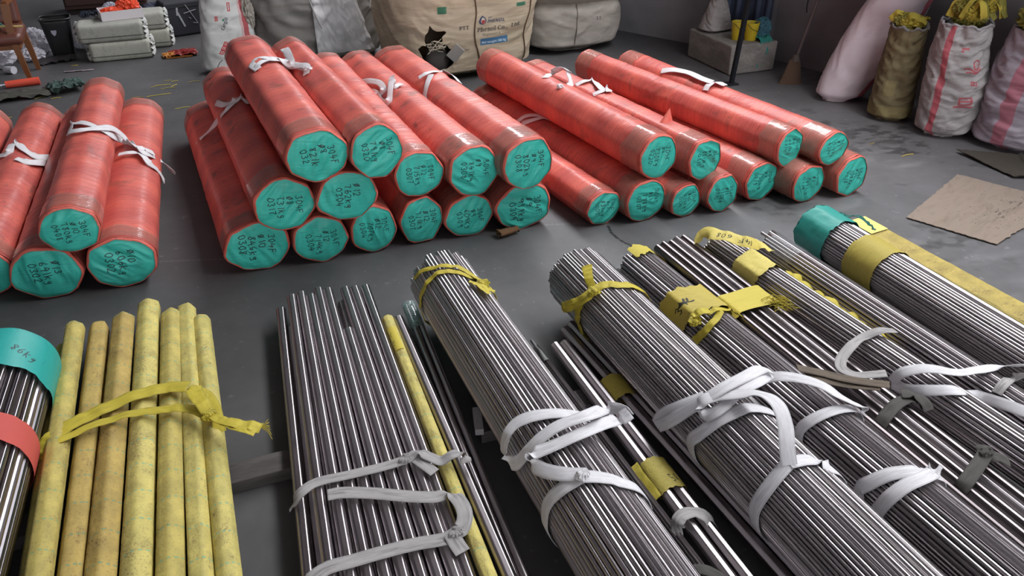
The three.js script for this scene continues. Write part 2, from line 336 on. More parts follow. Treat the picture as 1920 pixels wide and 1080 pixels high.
function makeRoll(key, [x, y, z, a, b, al], L, { mat = 0, tie, label }) {
  const seed = key.charCodeAt(0) * 31 + parseInt(key.slice(1)) * 17, o = thing('wrapped_bar_roll', label, 'roll', [x, y - b, z], al, 'red wrapped bar rolls stacked on the floor');
  const { P } = rollShape(a, b, L, seed, tie), r = rng(seed + 5);
  const nz = 150, su = r(), sv = r();
  const wob = (t, zz) => { const w = (-zz) * WRAPS + t / 6.2832, f = w - Math.floor(w); return 0.0018 * (1 - f) + 0.009 * Math.max(0, 0.16 - Math.abs(fbm(Math.cos(t) * 1.2 + seed + zz * 5, Math.sin(t) * 1.2 - zz * 9, zz * 0.5, 3))) * 3 * smooth(-0.1, 0.25, fbm(Math.cos(t) + seed, zz * 3, 8, 2)); };
  const g = gridGeo((u, v) => { const t = u * 2 * Math.PI, zz = -L * v; return P(t, zz, 1, wob(t, zz)); }, 44, nz, { closed: true });
  const uv = g.attributes.uv; for (let i = 0; i < uv.count; i++) uv.setXY(i, uv.getX(i) + su, uv.getY(i) * L + sv);
  const body = part('wrapping', flip(g), wrapMats[mat], o);
  // folded rim and green end sheets, front and back
  for (const end of [0, 1]) {
    const zz = end ? -L : 0, s = end ? -1 : 1;
    const rim = gridGeo((u, v) => {
      const t = u * 2 * Math.PI, inner = 0.94 + 0.06 * fbm(Math.cos(t) * 3 + seed, Math.sin(t) * 3, end, 3) + 0.012 * N(t * 9, seed);
      const k = lerp(1.006, inner, v); return P(t, zz, k).add(V(0, 0, s * (0.002 + 0.011 * Math.sin(Math.min(1, v * 1.15) * Math.PI / 2) + 0.003 * N(t * 6, v * 3, seed))));
    }, 60, 5, { closed: true });
    part('rim_fold', end ? flip(rim) : rim, rimMat, o);
    const ang = r() * 3, idx = Math.max(0, capKeys.indexOf(key[0] === "X" ? "L2" : key));
    const cap = gridGeo((u, v) => {
      const t = u * 2 * Math.PI, k = 0.985 * (1 - v), p = P(t, zz, k), q = p.x * Math.cos(ang) + (p.y - b) * Math.sin(ang), h = -p.x * Math.sin(ang) + (p.y - b) * Math.cos(ang);
      const wr = 0.5 - Math.abs(fbm(h * 15 + seed, q * 3.5, 2.2 + end, 3)) * 2.2, dome = 0.004 + 0.01 * (1 - k * k);
      return p.add(V(0, 0, s * (dome + 0.017 * wr * smooth(1, 0.8, k))));
    }, 52, 26, { closed: true });
    const cp = cap.attributes.position, cu = cap.attributes.uv, cx = (idx % 6) / 6, cy = 1 - (Math.floor(idx / 6) + 1) / 5, R = Math.max(a, b) * 1.04;
    for (let i = 0; i < cp.count; i++) cu.setXY(i, cx + (0.5 + (end ? -1 : 1) * cp.getX(i) / R * 0.5) / 6, cy + (0.5 + (cp.getY(i) - b) / R * 0.5) / 5);
    part('end_sheet', end ? flip(cap) : cap, capMat, o);
    // clear packing tape near the end
    const z0 = 0.012 + r() * 0.01, z1 = z0 + 0.09 + r() * 0.09;
    const tp = gridGeo((u, v) => { const t = u * 2 * Math.PI, d = lerp(z0, z1 + 0.03 * N(t * 2, seed), v); return P(t, end ? -L + d : -d, 1, 0.0075 + 0.001 * N(t * 5, v * 4, seed)); }, 44, 8, { closed: true });
    const tu = tp.attributes.uv; for (let i = 0; i < tu.count; i++) tu.setXY(i, tu.getX(i) * 5, tu.getY(i) * 0.6);
    part('tape_band', end ? tp : flip(tp), tapeMat, body);
  }
  return o;
}
const ROLL_DATA = {
  L2: [-1.232, 0.146, -4.247, 0.143, 0.146, -0.03],
  L3: [-0.922, 0.146, -4.115, 0.17, 0.146, -0.03],
  L4: [-0.569, 0.146, -4.096, 0.176, 0.146, -0.03],
  L5: [-0.754, 0.374, -4.09, 0.14, 0.125, -0.03],
  M1: [0.104, 0.143, -4.019, 0.175, 0.143, 0.055],
  M2: [0.436, 0.14, -3.99, 0.154, 0.14, 0.055],
  M3: [0.729, 0.145, -3.994, 0.134, 0.145, 0.055],
  M4: [1.009, 0.147, -4.001, 0.13, 0.147, 0.055],
  M5: [1.287, 0.132, -3.984, 0.149, 0.132, 0.055],
  M6: [1.62, 0.144, -3.958, 0.184, 0.144, 0.055],
  M7: [0.274, 0.392, -3.95, 0.16, 0.148, 0.059],
  M8: [0.596, 0.404, -3.923, 0.166, 0.141, 0.062],
  M9: [1.012, 0.43, -4, 0.143, 0.135, 0.053],
  M10: [1.318, 0.414, -3.963, 0.154, 0.151, 0.091],
  M11: [1.614, 0.446, -3.882, 0.162, 0.157, 0.109],
  M12: [0.463, 0.661, -3.886, 0.161, 0.139, 0.066],
  M13: [0.764, 0.646, -3.869, 0.14, 0.15, 0.087],
  R1: [2.086, 0.109, -3.834, 0.122, 0.109, 0.12],
  R2: [2.343, 0.132, -3.788, 0.146, 0.132, 0.12],
  R3: [2.595, 0.109, -3.743, 0.113, 0.109, 0.12],
  R4: [2.842, 0.124, -3.719, 0.121, 0.124, 0.12],
  R5: [3.167, 0.13, -3.776, 0.135, 0.13, 0.12],
  R6: [3.43, 0.124, -3.647, 0.138, 0.124, 0.12],
  R7: [3.744, 0.136, -3.62, 0.138, 0.136, 0.12],
  R8: [2.412, 0.395, -3.808, 0.137, 0.139, 0.127],
  R9: [2.724, 0.341, -3.785, 0.13, 0.132, 0.151],
  R10: [3.332, 0.338, -3.766, 0.115, 0.125, 0.185],
  R11: [3.582, 0.334, -3.661, 0.128, 0.111, 0.141],
};
const SIZE_TEXT = (k) => MARKS[k].map((s) => s.replace('o', 'Ø').replace('Kg', 'kg').replace('K', 'k')).join(' ');
{
  const len = { L2: 2.35, L3: 2.33, L4: 2.36, L5: 2.25, M12: 2.02, M13: 1.9, R9: 1.96, R1: 2.1, R3: 2.05, R4: 2.05, R5: 2.1 }, tie = { L2: 0.86, L4: 1.05, L5: 1.15, M7: 1.45, M12: 1.35, M13: 1.3, M10: 1.2, M11: 1.25, R2: 0.95, R8: 1.15, R9: 1.12, R10: 1.25, R11: 1.25 };
  const dull = { M1: 1, M7: 2, M10: 1, R2: 1, R5: 2, R6: 1, L2: 1, L3: 2, M2: 1, M3: 2, M6: 1, R1: 2 };
  for (const k of Object.keys(ROLL_DATA)) {
    makeRoll(k, ROLL_DATA[k], len[k] ?? (k[0] === 'M' ? 2.17 : 2.12), { mat: dull[k] ?? 0, tie: tie[k], label: MARKS[k].length ? `red wrapped bar roll with green end marked ${SIZE_TEXT(k)}` : 'dusty red wrapped bar roll lying next to the three-roll pile' });
  }
  makeRoll("X1", [-1.58, 0.14, -4.35, 0.14, 0.14, -0.03], 2.3, { mat: 1, label: 'pinkish red wrapped bar roll, outermost beyond the dusty one' });
}
const SLING_DATA = {
  tube_upper: ['grey', 0.042, [
    [[0.008, 0.105, -2.103, 0, 1, 0], [0.02, 0.145, -2.095, 0, 1, 0], [0.047, 0.169, -2.101, 0, 1, 0], [0.095, 0.171, -2.124, 0, 1, 0], [0.206, 0.171, -2.121, 0, 1, 0], [0.329, 0.171, -2.116, 0, 1, 0], [0.421, 0.175, -2.116, 0, 1, 0]],
    [[0.42, 0.179, -2.112, 0, 1, 0], [0.467, 0.195, -2.116, 0, 1, 0], [0.499, 0.185, -2.091, 0, 1, 0], [0.536, 0.177, -2.063, 0, 1, 0], [0.576, 0.195, -2.061, 0, 1, 0], [0.617, 0.185, -2.063, 0, 1, 0], [0.62, 0.16, -2.037, 0, 1, 0]],
    [[0.436, 0.185, -2.128, 0, 1, 0], [0.466, 0.177, -2.079, 0, 1, 0], [0.498, 0.171, -2.021, 0, 1, 0]],
  ]],
  tube_lower: ['grey', 0.052, [
    [[0.126, 0.177, -2.046, 0, 1, 0], [0.172, 0.177, -2.039, 0, 1, 0], [0.273, 0.177, -1.997, 0, 1, 0], [0.371, 0.179, -1.943, 0, 1, 0], [0.462, 0.181, -1.901, 0, 1, 0], [0.513, 0.185, -1.892, 0, 1, 0], [0.531, 0.195, -1.839, 0, 1, 0], [0.529, 0.195, -1.777, 0, 1, 0], [0.504, 0.185, -1.736, 0, 1, 0], [0.472, 0.177, -1.725, 0, 1, 0]],
    [[0.483, 0.181, -1.724, 0, 1, 0], [0.444, 0.175, -1.722, 0, 1, 0], [0.351, 0.171, -1.739, 0, 1, 0], [0.249, 0.171, -1.745, 0, 1, 0], [0.147, 0.171, -1.747, 0, 1, 0], [0.068, 0.171, -1.747, 0, 1, 0], [0.011, 0.16, -1.728, 0, 1, 0], [-0.01, 0.115, -1.732, 0, 1, 0]],
    [[0.466, 0.185, -1.727, 0, 1, 0], [0.471, 0.177, -1.691, 0, 1, 0], [0.48, 0.169, -1.654, 0, 1, 0]],
  ]],
  b2: ['white', 0.05, [
    [[0.842, 0.072, -1.62, -0.467, -0.884, 0], [0.785, 0.122, -1.63, -0.814, -0.581, 0], [0.756, 0.192, -1.64, -0.988, -0.154, 0], [0.762, 0.267, -1.65, -0.952, 0.306, 0.017], [0.781, 0.305, -1.648, -0.84, 0.542, 0.015], [0.821, 0.348, -1.637, -0.597, 0.802, 0.011], [0.874, 0.38, -1.628, -0.259, 0.966, 0.005]],
    [[0.874, 0.38, -1.628, -0.259, 0.966, 0.005], [0.914, 0.38, -1.61, -0.027, 1, 0], [0.954, 0.376, -1.589, 0.215, 0.977, -0.004], [0.98, 0.368, -1.573, 0.371, 0.929, -0.007], [1.042, 0.326, -1.563, 0.748, 0.663, 0], [1.078, 0.259, -1.553, 0.966, 0.257, 0], [1.08, 0.184, -1.543, 0.979, -0.204, 0]],
    [[0.882, 0.386, -1.629, -0.21, 0.978, 0.004], [0.835, 0.365, -1.67, -0.486, 0.874, 0.009], [0.792, 0.332, -1.741, -0.732, 0.682, 0.013], [0.773, 0.322, -1.797, -0.805, 0.593, 0.014], [0.773, 0.339, -1.816, -0.76, 0.65, 0.014], [0.804, 0.355, -1.806, -0.624, 0.782, 0.011], [0.871, 0.382, -1.792, -0.258, 0.966, 0.005], [0.947, 0.401, -1.79, 0.169, 0.986, -0.003], [1.049, 0.375, -1.831, 0.648, 0.762, -0.012], [1.134, 0.356, -1.854, 0.845, 0.535, -0.015], [1.16, 0.378, -1.847, 0.837, 0.548, -0.015]],
    [[1.165, 0.383, -1.85, 0.835, 0.551, -0.015], [1.151, 0.371, -1.889, 0.839, 0.544, -0.015], [1.12, 0.346, -1.927, 0.849, 0.529, -0.015], [0.992, 0.42, -1.844, 0.359, 0.933, -0.006], [0.896, 0.403, -1.85, -0.095, 0.995, 0.002], [0.83, 0.368, -1.852, -0.485, 0.874, 0.009], [0.783, 0.323, -1.854, -0.777, 0.629, 0.014], [0.747, 0.264, -1.871, -0.962, 0.272, 0.017], [0.732, 0.238, -1.923, -0.993, 0.116, 0.018], [0.732, 0.266, -1.953, -0.964, 0.264, 0.017], [0.75, 0.31, -1.968, -0.868, 0.496, 0.016], [0.785, 0.34, -1.977, -0.718, 0.696, 0.013], [0.828, 0.366, -1.964, -0.494, 0.87, 0.009], [0.879, 0.381, -1.944, -0.201, 0.98, 0.004], [0.95, 0.38, -1.923, 0.225, 0.974, -0.004], [1.055, 0.299, -1.961, 0.867, 0.498, -0.016]],
  ]],
  b3: ['white', 0.05, [
    [[1.53, 0.057, -1.396, -0.214, -0.977, 0], [1.463, 0.089, -1.406, -0.63, -0.777, 0], [1.417, 0.148, -1.416, -0.911, -0.412, 0], [1.403, 0.222, -1.426, -0.999, 0.041, 0.032], [1.414, 0.275, -1.424, -0.928, 0.371, 0.03], [1.467, 0.344, -1.431, -0.6, 0.8, 0.019], [1.519, 0.376, -1.445, -0.268, 0.963, 0.009]],
    [[1.517, 0.378, -1.443, -0.274, 0.962, 0.009], [1.58, 0.375, -1.437, 0.1, 0.995, -0.003], [1.627, 0.363, -1.427, 0.394, 0.919, -0.013], [1.647, 0.353, -1.404, 0.51, 0.86, -0.016], [1.701, 0.302, -1.394, 0.842, 0.54, 0], [1.726, 0.232, -1.384, 0.995, 0.104, 0], [1.717, 0.158, -1.374, 0.936, -0.353, 0]],
    [[1.515, 0.377, -1.435, -0.289, 0.957, 0.009], [1.517, 0.425, -1.462, -0.211, 0.977, 0.007], [1.538, 0.469, -1.51, -0.09, 0.996, 0.003], [1.551, 0.5, -1.565, -0.031, 1, 0.001], [1.563, 0.49, -1.632, 0.02, 1, -0.001], [1.564, 0.45, -1.706, 0.038, 0.999, -0.001], [1.528, 0.418, -1.755, -0.125, 0.992, 0.004], [1.485, 0.393, -1.8, -0.354, 0.935, 0.011], [1.44, 0.369, -1.817, -0.587, 0.809, 0.019], [1.423, 0.334, -1.817, -0.733, 0.68, 0.023], [1.428, 0.326, -1.788, -0.746, 0.665, 0.024], [1.462, 0.364, -1.758, -0.524, 0.852, 0.017], [1.548, 0.415, -1.768, -0.025, 1, 0.001], [1.639, 0.423, -1.786, 0.383, 0.924, -0.012], [1.732, 0.395, -1.839, 0.71, 0.704, -0.023]],
    [[1.739, 0.403, -1.835, 0.707, 0.707, -0.023], [1.706, 0.417, -1.845, 0.607, 0.794, -0.019], [1.614, 0.431, -1.818, 0.279, 0.96, -0.009], [1.519, 0.417, -1.808, -0.157, 0.988, 0.005], [1.447, 0.368, -1.821, -0.562, 0.827, 0.018], [1.399, 0.303, -1.854, -0.864, 0.502, 0.028], [1.365, 0.235, -1.895, -0.994, 0.108, 0.032], [1.359, 0.163, -1.956, -0.964, -0.265, 0.031]],
    [[1.357, 0.162, -1.968, -0.963, -0.268, 0.031], [1.362, 0.221, -1.945, -0.999, 0.032, 0.032], [1.4, 0.296, -1.891, -0.878, 0.477, 0.028], [1.466, 0.357, -1.848, -0.511, 0.859, 0.016]],
    [[1.523, 0.056, -1.758, -0.19, -0.982, 0], [1.454, 0.087, -1.768, -0.611, -0.792, 0], [1.407, 0.145, -1.778, -0.901, -0.434, 0], [1.391, 0.218, -1.788, -0.999, 0.017, 0.032], [1.401, 0.269, -1.762, -0.942, 0.334, 0.03], [1.45, 0.338, -1.734, -0.646, 0.763, 0.021], [1.5, 0.371, -1.719, -0.33, 0.944, 0.011], [1.551, 0.382, -1.716, -0.023, 1, 0.001], [1.604, 0.368, -1.709, 0.308, 0.951, -0.01], [1.669, 0.33, -1.699, 0.702, 0.712, 0], [1.709, 0.267, -1.689, 0.947, 0.321, 0], [1.716, 0.193, -1.679, 0.99, -0.138, 0]],
  ]],
  b4_far: ['white', 0.045, [
    [[1.843, 0.088, -1.686, -0.705, -0.71, 0], [1.818, 0.123, -1.693, -0.905, -0.426, 0], [1.807, 0.164, -1.699, -0.996, -0.091, 0], [1.811, 0.206, -1.706, -0.965, 0.255, 0.053], [1.833, 0.25, -1.693, -0.783, 0.62, 0.043], [1.877, 0.284, -1.678, -0.43, 0.903, 0.024], [1.938, 0.296, -1.668, 0.07, 0.998, -0.004], [2.017, 0.27, -1.666, 0.675, 0.737, -0.037], [2.042, 0.225, -1.659, 0.912, 0.41, 0], [2.053, 0.177, -1.653, 1, 0.015, 0], [2.044, 0.128, -1.646, 0.924, -0.382, 0]],
    [[2.021, 0.273, -1.636, 0.674, 0.738, -0.037], [2.033, 0.288, -1.643, 0.669, 0.743, -0.037], [2.001, 0.301, -1.672, 0.493, 0.87, -0.027], [1.952, 0.328, -1.708, 0.159, 0.987, -0.009], [1.923, 0.34, -1.764, -0.01, 1, 0.001], [1.879, 0.335, -1.83, -0.251, 0.968, 0.014], [1.824, 0.323, -1.882, -0.534, 0.845, 0.029], [1.78, 0.286, -1.928, -0.77, 0.636, 0.042]],
  ]],
  b4_near: ['white', 0.05, [
    [[1.874, 0.076, -1.383, -0.588, -0.809, 0], [1.844, 0.107, -1.39, -0.829, -0.559, 0], [1.826, 0.146, -1.396, -0.97, -0.241, 0], [1.824, 0.188, -1.403, -0.993, 0.105, 0.055], [1.836, 0.227, -1.384, -0.902, 0.428, 0.05], [1.878, 0.274, -1.358, -0.57, 0.821, 0.031], [1.936, 0.295, -1.331, -0.104, 0.995, 0.006], [2.031, 0.265, -1.335, 0.676, 0.736, -0.037], [2.042, 0.276, -1.309, 0.673, 0.739, -0.037], [2.063, 0.222, -1.299, 0.923, 0.386, 0], [2.073, 0.17, -1.289, 0.999, -0.041, 0], [2.06, 0.119, -1.279, 0.888, -0.459, 0]],
    [[1.828, 0.141, -1.322, -0.96, -0.273, 0.053], [1.836, 0.235, -1.3, -0.885, 0.464, 0.049], [1.886, 0.287, -1.29, -0.496, 0.868, 0.027], [1.946, 0.302, -1.286, -0.04, 0.999, 0.002], [2.018, 0.282, -1.306, 0.535, 0.844, -0.029]],
  ]],
  b5_far: ['dark', 0.05, [
    [[2.133, 0.17, -1.642, 0, 1, 0], [2.164, 0.204, -1.653, 0, 1, 0], [2.262, 0.21, -1.691, 0, 1, 0], [2.315, 0.212, -1.692, 0, 1, 0], [2.344, 0.212, -1.667, 0, 1, 0], [2.351, 0.2, -1.635, 0, 1, 0]],
    [[2.302, 0.22, -1.722, 0, 1, 0], [2.339, 0.225, -1.693, 0, 1, 0], [2.346, 0.22, -1.645, 0, 1, 0], [2.346, 0.2, -1.62, 0, 1, 0]],
  ]],
  b5_near: ['dark', 0.05, [
    [[2.146, 0.16, -1.282, 0, 1, 0], [2.169, 0.2, -1.285, 0, 1, 0], [2.248, 0.21, -1.317, 0, 1, 0], [2.33, 0.22, -1.353, 0, 1, 0]],
    [[2.355, 0.22, -1.387, 0, 1, 0], [2.329, 0.22, -1.348, 0, 1, 0], [2.366, 0.214, -1.323, 0, 1, 0], [2.392, 0.2, -1.3, 0, 1, 0]],
  ]],
  b6: ['grey', 0.045, [
    [[2.557, 0.252, -2.035, 0.579, 0.814, -0.052], [2.488, 0.26, -2.05, 0.046, 0.999, -0.004], [2.419, 0.233, -2.066, -0.595, 0.802, 0.054], [2.289, 0.26, -2.002, 0, 1, 0], [2.214, 0.24, -1.965, 0, 1, 0], [2.175, 0.24, -1.911, 0, 1, 0], [2.187, 0.25, -1.852, 0, 1, 0], [2.235, 0.27, -1.809, 0, 1, 0], [2.271, 0.28, -1.788, 0, 1, 0]],
  ]],
  b6_brown: ['brown', 0.045, [
    [[2.24, 0.27, -1.735, 0, 1, 0], [2.174, 0.26, -1.796, 0, 1, 0], [2.118, 0.255, -1.85, 0, 1, 0], [2.055, 0.255, -1.915, 0, 1, 0], [1.979, 0.27, -1.953, 0, 1, 0]],
    [[1.962, 0.27, -1.945, 0, 1, 0], [2, 0.25, -1.925, 0, 1, 0], [2.053, 0.245, -1.878, 0, 1, 0], [2.12, 0.245, -1.819, 0, 1, 0], [2.208, 0.26, -1.747, 0, 1, 0]],
  ]],
  b7_white: ['white', 0.045, [
    [[2.382, 0.168, -1.84, -0.985, 0.149, 0.089], [2.395, 0.223, -1.82, -0.826, 0.558, 0.074], [2.433, 0.257, -1.786, -0.56, 0.827, 0.05], [2.471, 0.274, -1.748, -0.296, 0.955, 0.027], [2.526, 0.279, -1.696, 0.087, 0.996, -0.008], [2.663, 0.244, -1.707, -0.505, 0.863, 0.022], [2.766, 0.24, -1.695, 0.426, 0.905, -0.019], [2.819, 0.287, -1.622, 0.552, 0.834, -0.024]],
    [[2.382, 0.16, -1.836, -0.993, 0.08, 0.089], [2.39, 0.178, -1.771, -0.968, 0.234, 0.087], [2.415, 0.219, -1.7, -0.817, 0.573, 0.073], [2.473, 0.25, -1.636, -0.42, 0.907, 0.038], [2.626, 0.18, -1.624, -0.943, 0.329, 0.042], [2.644, 0.2, -1.548, -0.837, 0.546, 0.037], [2.665, 0.219, -1.455, -0.673, 0.739, 0.03]],
  ]],
  b7_grey: ['grey', 0.04, [
    [[2.666, 0.205, -1.599, -0.705, 0.708, 0.031], [2.698, 0.232, -1.607, -0.299, 0.954, 0.013], [2.782, 0.229, -1.63, 0.568, 0.823, -0.025], [2.804, 0.261, -1.599, 0.559, 0.829, -0.025]],
  ]],
  p_ring: ['grey', 0.05, [
    [[1.22, 0.07, -1.534, 0, 1, 0], [1.202, 0.112, -1.546, 0, 1, 0], [1.224, 0.13, -1.562, 0, 1, 0], [1.273, 0.13, -1.563, 0, 1, 0], [1.306, 0.12, -1.54, 0, 1, 0], [1.321, 0.09, -1.52, 0, 1, 0], [1.318, 0.06, -1.512, 0, 1, 0]],
  ]],
  p_near: ['dark', 0.04, [
    [[1.144, 0.1, -1.384, 0, 1, 0], [1.18, 0.12, -1.353, 0, 1, 0], [1.214, 0.11, -1.326, 0, 1, 0], [1.257, 0.08, -1.309, 0, 1, 0]],
  ]],
  l5: ['white', 0.05, [
    [[-0.81, 0.475, -5.287, -0.67, 0.742, -0.02], [-0.8, 0.483, -5.401, -0.619, 0.785, -0.019], [-0.714, 0.514, -5.284, 0.03, 1, 0.001], [-0.643, 0.492, -5.233, 0.543, 0.84, 0.016], [-0.596, 0.442, -5.241, 0.876, 0.482, 0.026], [-0.556, 0.314, -5.486, 0.934, -0.357, 0.028], [-0.451, 0.319, -5.294, 0.427, 0.904, 0.013], [-0.384, 0.251, -5.343, 0.814, 0.581, 0.024]],
    [[-0.817, 0.475, -5.263, -0.698, 0.716, -0.021], [-0.736, 0.516, -5.161, -0.098, 0.995, -0.003], [-0.629, 0.489, -5.235, 0.616, 0.787, 0.018], [-0.573, 0.428, -5.362, 0.936, 0.352, 0.028], [-0.51, 0.302, -5.442, 0.942, -0.334, 0.028], [-0.429, 0.305, -5.235, 0.551, 0.834, 0.017], [-0.361, 0.175, -5.407, 0.985, 0.171, 0.03], [-0.288, 0.094, -5.346, 0.978, -0.208, 0.029]],
    [[-0.577, 0.308, -5.24, -0.253, 0.967, -0.008], [-0.52, 0.316, -5.232, 0.09, 0.996, 0.003], [-0.455, 0.302, -5.227, 0.457, 0.889, 0.014], [-0.407, 0.266, -5.144, 0.735, 0.677, 0.022], [-0.369, 0.182, -5.187, 0.977, 0.211, 0.029], [-0.354, 0.102, -5.215, 0.971, -0.236, 0.029]],
  ]],
  l2: ['white', 0.05, [
    [[-1.324, 0.248, -5.623, -0.794, 0.607, -0.024], [-1.229, 0.296, -5.573, -0.239, 0.971, -0.007], [-1.215, 0.309, -5.659, -0.153, 0.988, -0.005], [-1.195, 0.31, -5.706, -0.044, 0.999, -0.001], [-1.142, 0.294, -5.591, 0.319, 0.948, 0.01], [-1.087, 0.259, -5.55, 0.685, 0.728, 0.021], [-1.039, 0.191, -5.669, 0.957, 0.29, 0.029], [-1.033, 0.064, -6.043, 0.869, -0.494, 0.026]],
    [[-1.169, 0.296, -5.437, 0.18, 0.984, 0.005], [-1.114, 0.274, -5.417, 0.543, 0.84, 0.016], [-1.053, 0.211, -5.537, 0.906, 0.422, 0.027], [-1.037, 0.064, -5.921, 0.869, -0.494, 0.026]],
  ]],
  m7: ['white', 0.045, [
    [[0.052, 0.484, -5.488, -0.817, 0.574, 0.048], [0.111, 0.533, -5.274, -0.512, 0.858, 0.03], [0.163, 0.563, -5.247, -0.194, 0.981, 0.011], [0.207, 0.566, -5.289, 0.069, 0.998, -0.004], [0.247, 0.543, -5.2, 0.296, 0.955, -0.017]],
    [[0.192, 0.564, -5.277, -0.019, 1, 0.001], [0.104, 0.53, -5.188, -0.573, 0.819, 0.034], [0.027, 0.405, -5.33, -0.995, 0.078, 0.059], [-0.053, 0.291, -5.46, -0.466, 0.884, 0.026], [-0.122, 0.221, -5.514, -0.877, 0.478, 0.048]],
  ]],
  m12: ['white', 0.05, [
    [[0.323, 0.801, -5.032, -0.416, 0.909, 0.027], [0.301, 0.804, -5.177, -0.472, 0.881, 0.031], [0.349, 0.825, -5.204, -0.163, 0.987, 0.011], [0.425, 0.818, -5.174, 0.284, 0.959, -0.019], [0.519, 0.752, -5.34, 0.855, 0.515, -0.057], [0.56, 0.775, -5.136, -0.586, 0.809, 0.051], [0.609, 0.791, -4.957, -0.38, 0.924, 0.033]],
    [[0.314, 0.8, -5.065, -0.456, 0.89, 0.03], [0.335, 0.816, -5.094, -0.295, 0.955, 0.02], [0.463, 0.806, -5.232, 0.518, 0.854, -0.034], [0.532, 0.775, -5.17, -0.673, 0.737, 0.059], [0.534, 0.82, -5.256, -0.529, 0.847, 0.046], [0.522, 0.829, -5.333, -0.526, 0.849, 0.046], [0.532, 0.786, -5.323, -0.599, 0.799, 0.052]],
    [[0.498, 0.727, -5.34, -0.858, 0.508, 0.075], [0.545, 0.764, -5.157, -0.668, 0.742, 0.058], [0.605, 0.799, -4.988, -0.367, 0.93, 0.032], [0.588, 0.77, -4.925, -0.557, 0.829, 0.049]],
  ]],
  m10: ['white', 0.045, [
    [[1.013, 0.456, -5.642, -0.96, 0.265, 0.088], [1.059, 0.533, -5.433, -0.72, 0.691, 0.066], [1.109, 0.553, -5.291, -0.529, 0.847, 0.048], [1.102, 0.538, -5.174, -0.647, 0.761, 0.059], [1.061, 0.493, -5.218, -0.871, 0.486, 0.079]],
    [[1.045, 0.482, -5.359, -0.902, 0.423, 0.082], [1.064, 0.508, -5.227, -0.823, 0.563, 0.075], [1.067, 0.495, -5.09, -0.873, 0.481, 0.08], [1.091, 0.524, -4.988, -0.769, 0.636, 0.07], [1.134, 0.577, -5.087, -0.443, 0.896, 0.04], [1.174, 0.614, -5.192, -0.156, 0.988, 0.014], [1.165, 0.58, -5.126, -0.267, 0.963, 0.024], [1.229, 0.569, -5.177, 0.135, 0.991, -0.012]],
  ]],
  m11: ['white', 0.045, [
    [[1.358, 0.587, -5.202, -0.613, 0.787, 0.067], [1.413, 0.616, -5.194, -0.314, 0.949, 0.034], [1.56, 0.58, -5.31, 0.602, 0.796, -0.066], [1.586, 0.592, -5.148, 0.598, 0.799, -0.065], [1.591, 0.579, -5.025, 0.602, 0.796, -0.066]],
    [[1.435, 0.611, -5.166, -0.227, 0.974, 0.025], [1.375, 0.573, -5.068, -0.647, 0.759, 0.071], [1.337, 0.508, -5.002, -0.923, 0.372, 0.101], [1.345, 0.489, -4.886, -0.959, 0.263, 0.105]],
  ]],
  r2: ['white', 0.04, [
    [[2.055, 0.206, -5.152, -0.849, 0.519, 0.102], [2.102, 0.253, -5.114, -0.552, 0.831, 0.067], [2.172, 0.277, -5.034, -0.142, 0.99, 0.017], [2.214, 0.277, -4.925, 0.058, 0.998, -0.007], [2.249, 0.27, -4.839, 0.23, 0.973, -0.028]],
    [[2.062, 0.212, -5.086, -0.835, 0.541, 0.101], [2.105, 0.251, -5.021, -0.593, 0.802, 0.072], [2.186, 0.28, -4.973, -0.094, 0.996, 0.011], [2.242, 0.274, -4.877, 0.205, 0.978, -0.025]],
  ]],
  r8: ['white', 0.045, [
    [[2.223, 0.534, -5.054, -0.205, 0.978, 0.026], [2.319, 0.534, -5.152, 0.487, 0.871, -0.062], [2.347, 0.576, -5.097, 0.475, 0.878, -0.061], [2.365, 0.59, -5.011, 0.471, 0.88, -0.06], [2.359, 0.562, -4.952, 0.479, 0.876, -0.061], [2.347, 0.524, -4.896, 0.49, 0.869, -0.063], [2.238, 0.532, -4.833, -0.295, 0.955, 0.038]],
    [[2.329, 0.547, -5.128, 0.484, 0.873, -0.062], [2.357, 0.586, -5.056, 0.473, 0.879, -0.06], [2.369, 0.587, -4.967, 0.472, 0.879, -0.06]],
  ]],
  r9: ['white', 0.045, [
    [[2.461, 0.456, -5.046, -0.514, 0.854, 0.078], [2.518, 0.483, -5.037, -0.104, 0.994, 0.016], [2.59, 0.478, -5.055, 0.391, 0.918, -0.06], [2.562, 0.488, -4.898, 0.051, 0.999, -0.008], [2.553, 0.483, -4.815, -0.097, 0.995, 0.015]],
    [[2.486, 0.451, -4.824, -0.576, 0.813, 0.088], [2.541, 0.479, -4.807, -0.188, 0.982, 0.029], [2.593, 0.489, -4.829, 0.181, 0.983, -0.027], [2.575, 0.482, -4.76, -0.007, 1, 0.001]],
  ]],
  r11: ['white', 0.05, [
    [[3.27, 0.421, -5.236, -0.702, 0.705, 0.1], [3.315, 0.449, -5.146, -0.429, 0.901, 0.061], [3.359, 0.462, -5.009, -0.238, 0.971, 0.034], [3.377, 0.46, -4.837, -0.281, 0.959, 0.04], [3.394, 0.461, -4.746, -0.256, 0.966, 0.036]],
    [[3.333, 0.411, -4.729, -0.776, 0.621, 0.11], [3.362, 0.443, -4.741, -0.515, 0.854, 0.073], [3.415, 0.463, -4.732, -0.111, 0.994, 0.016], [3.443, 0.459, -4.652, 0.01, 1, -0.001]],
  ]],
};
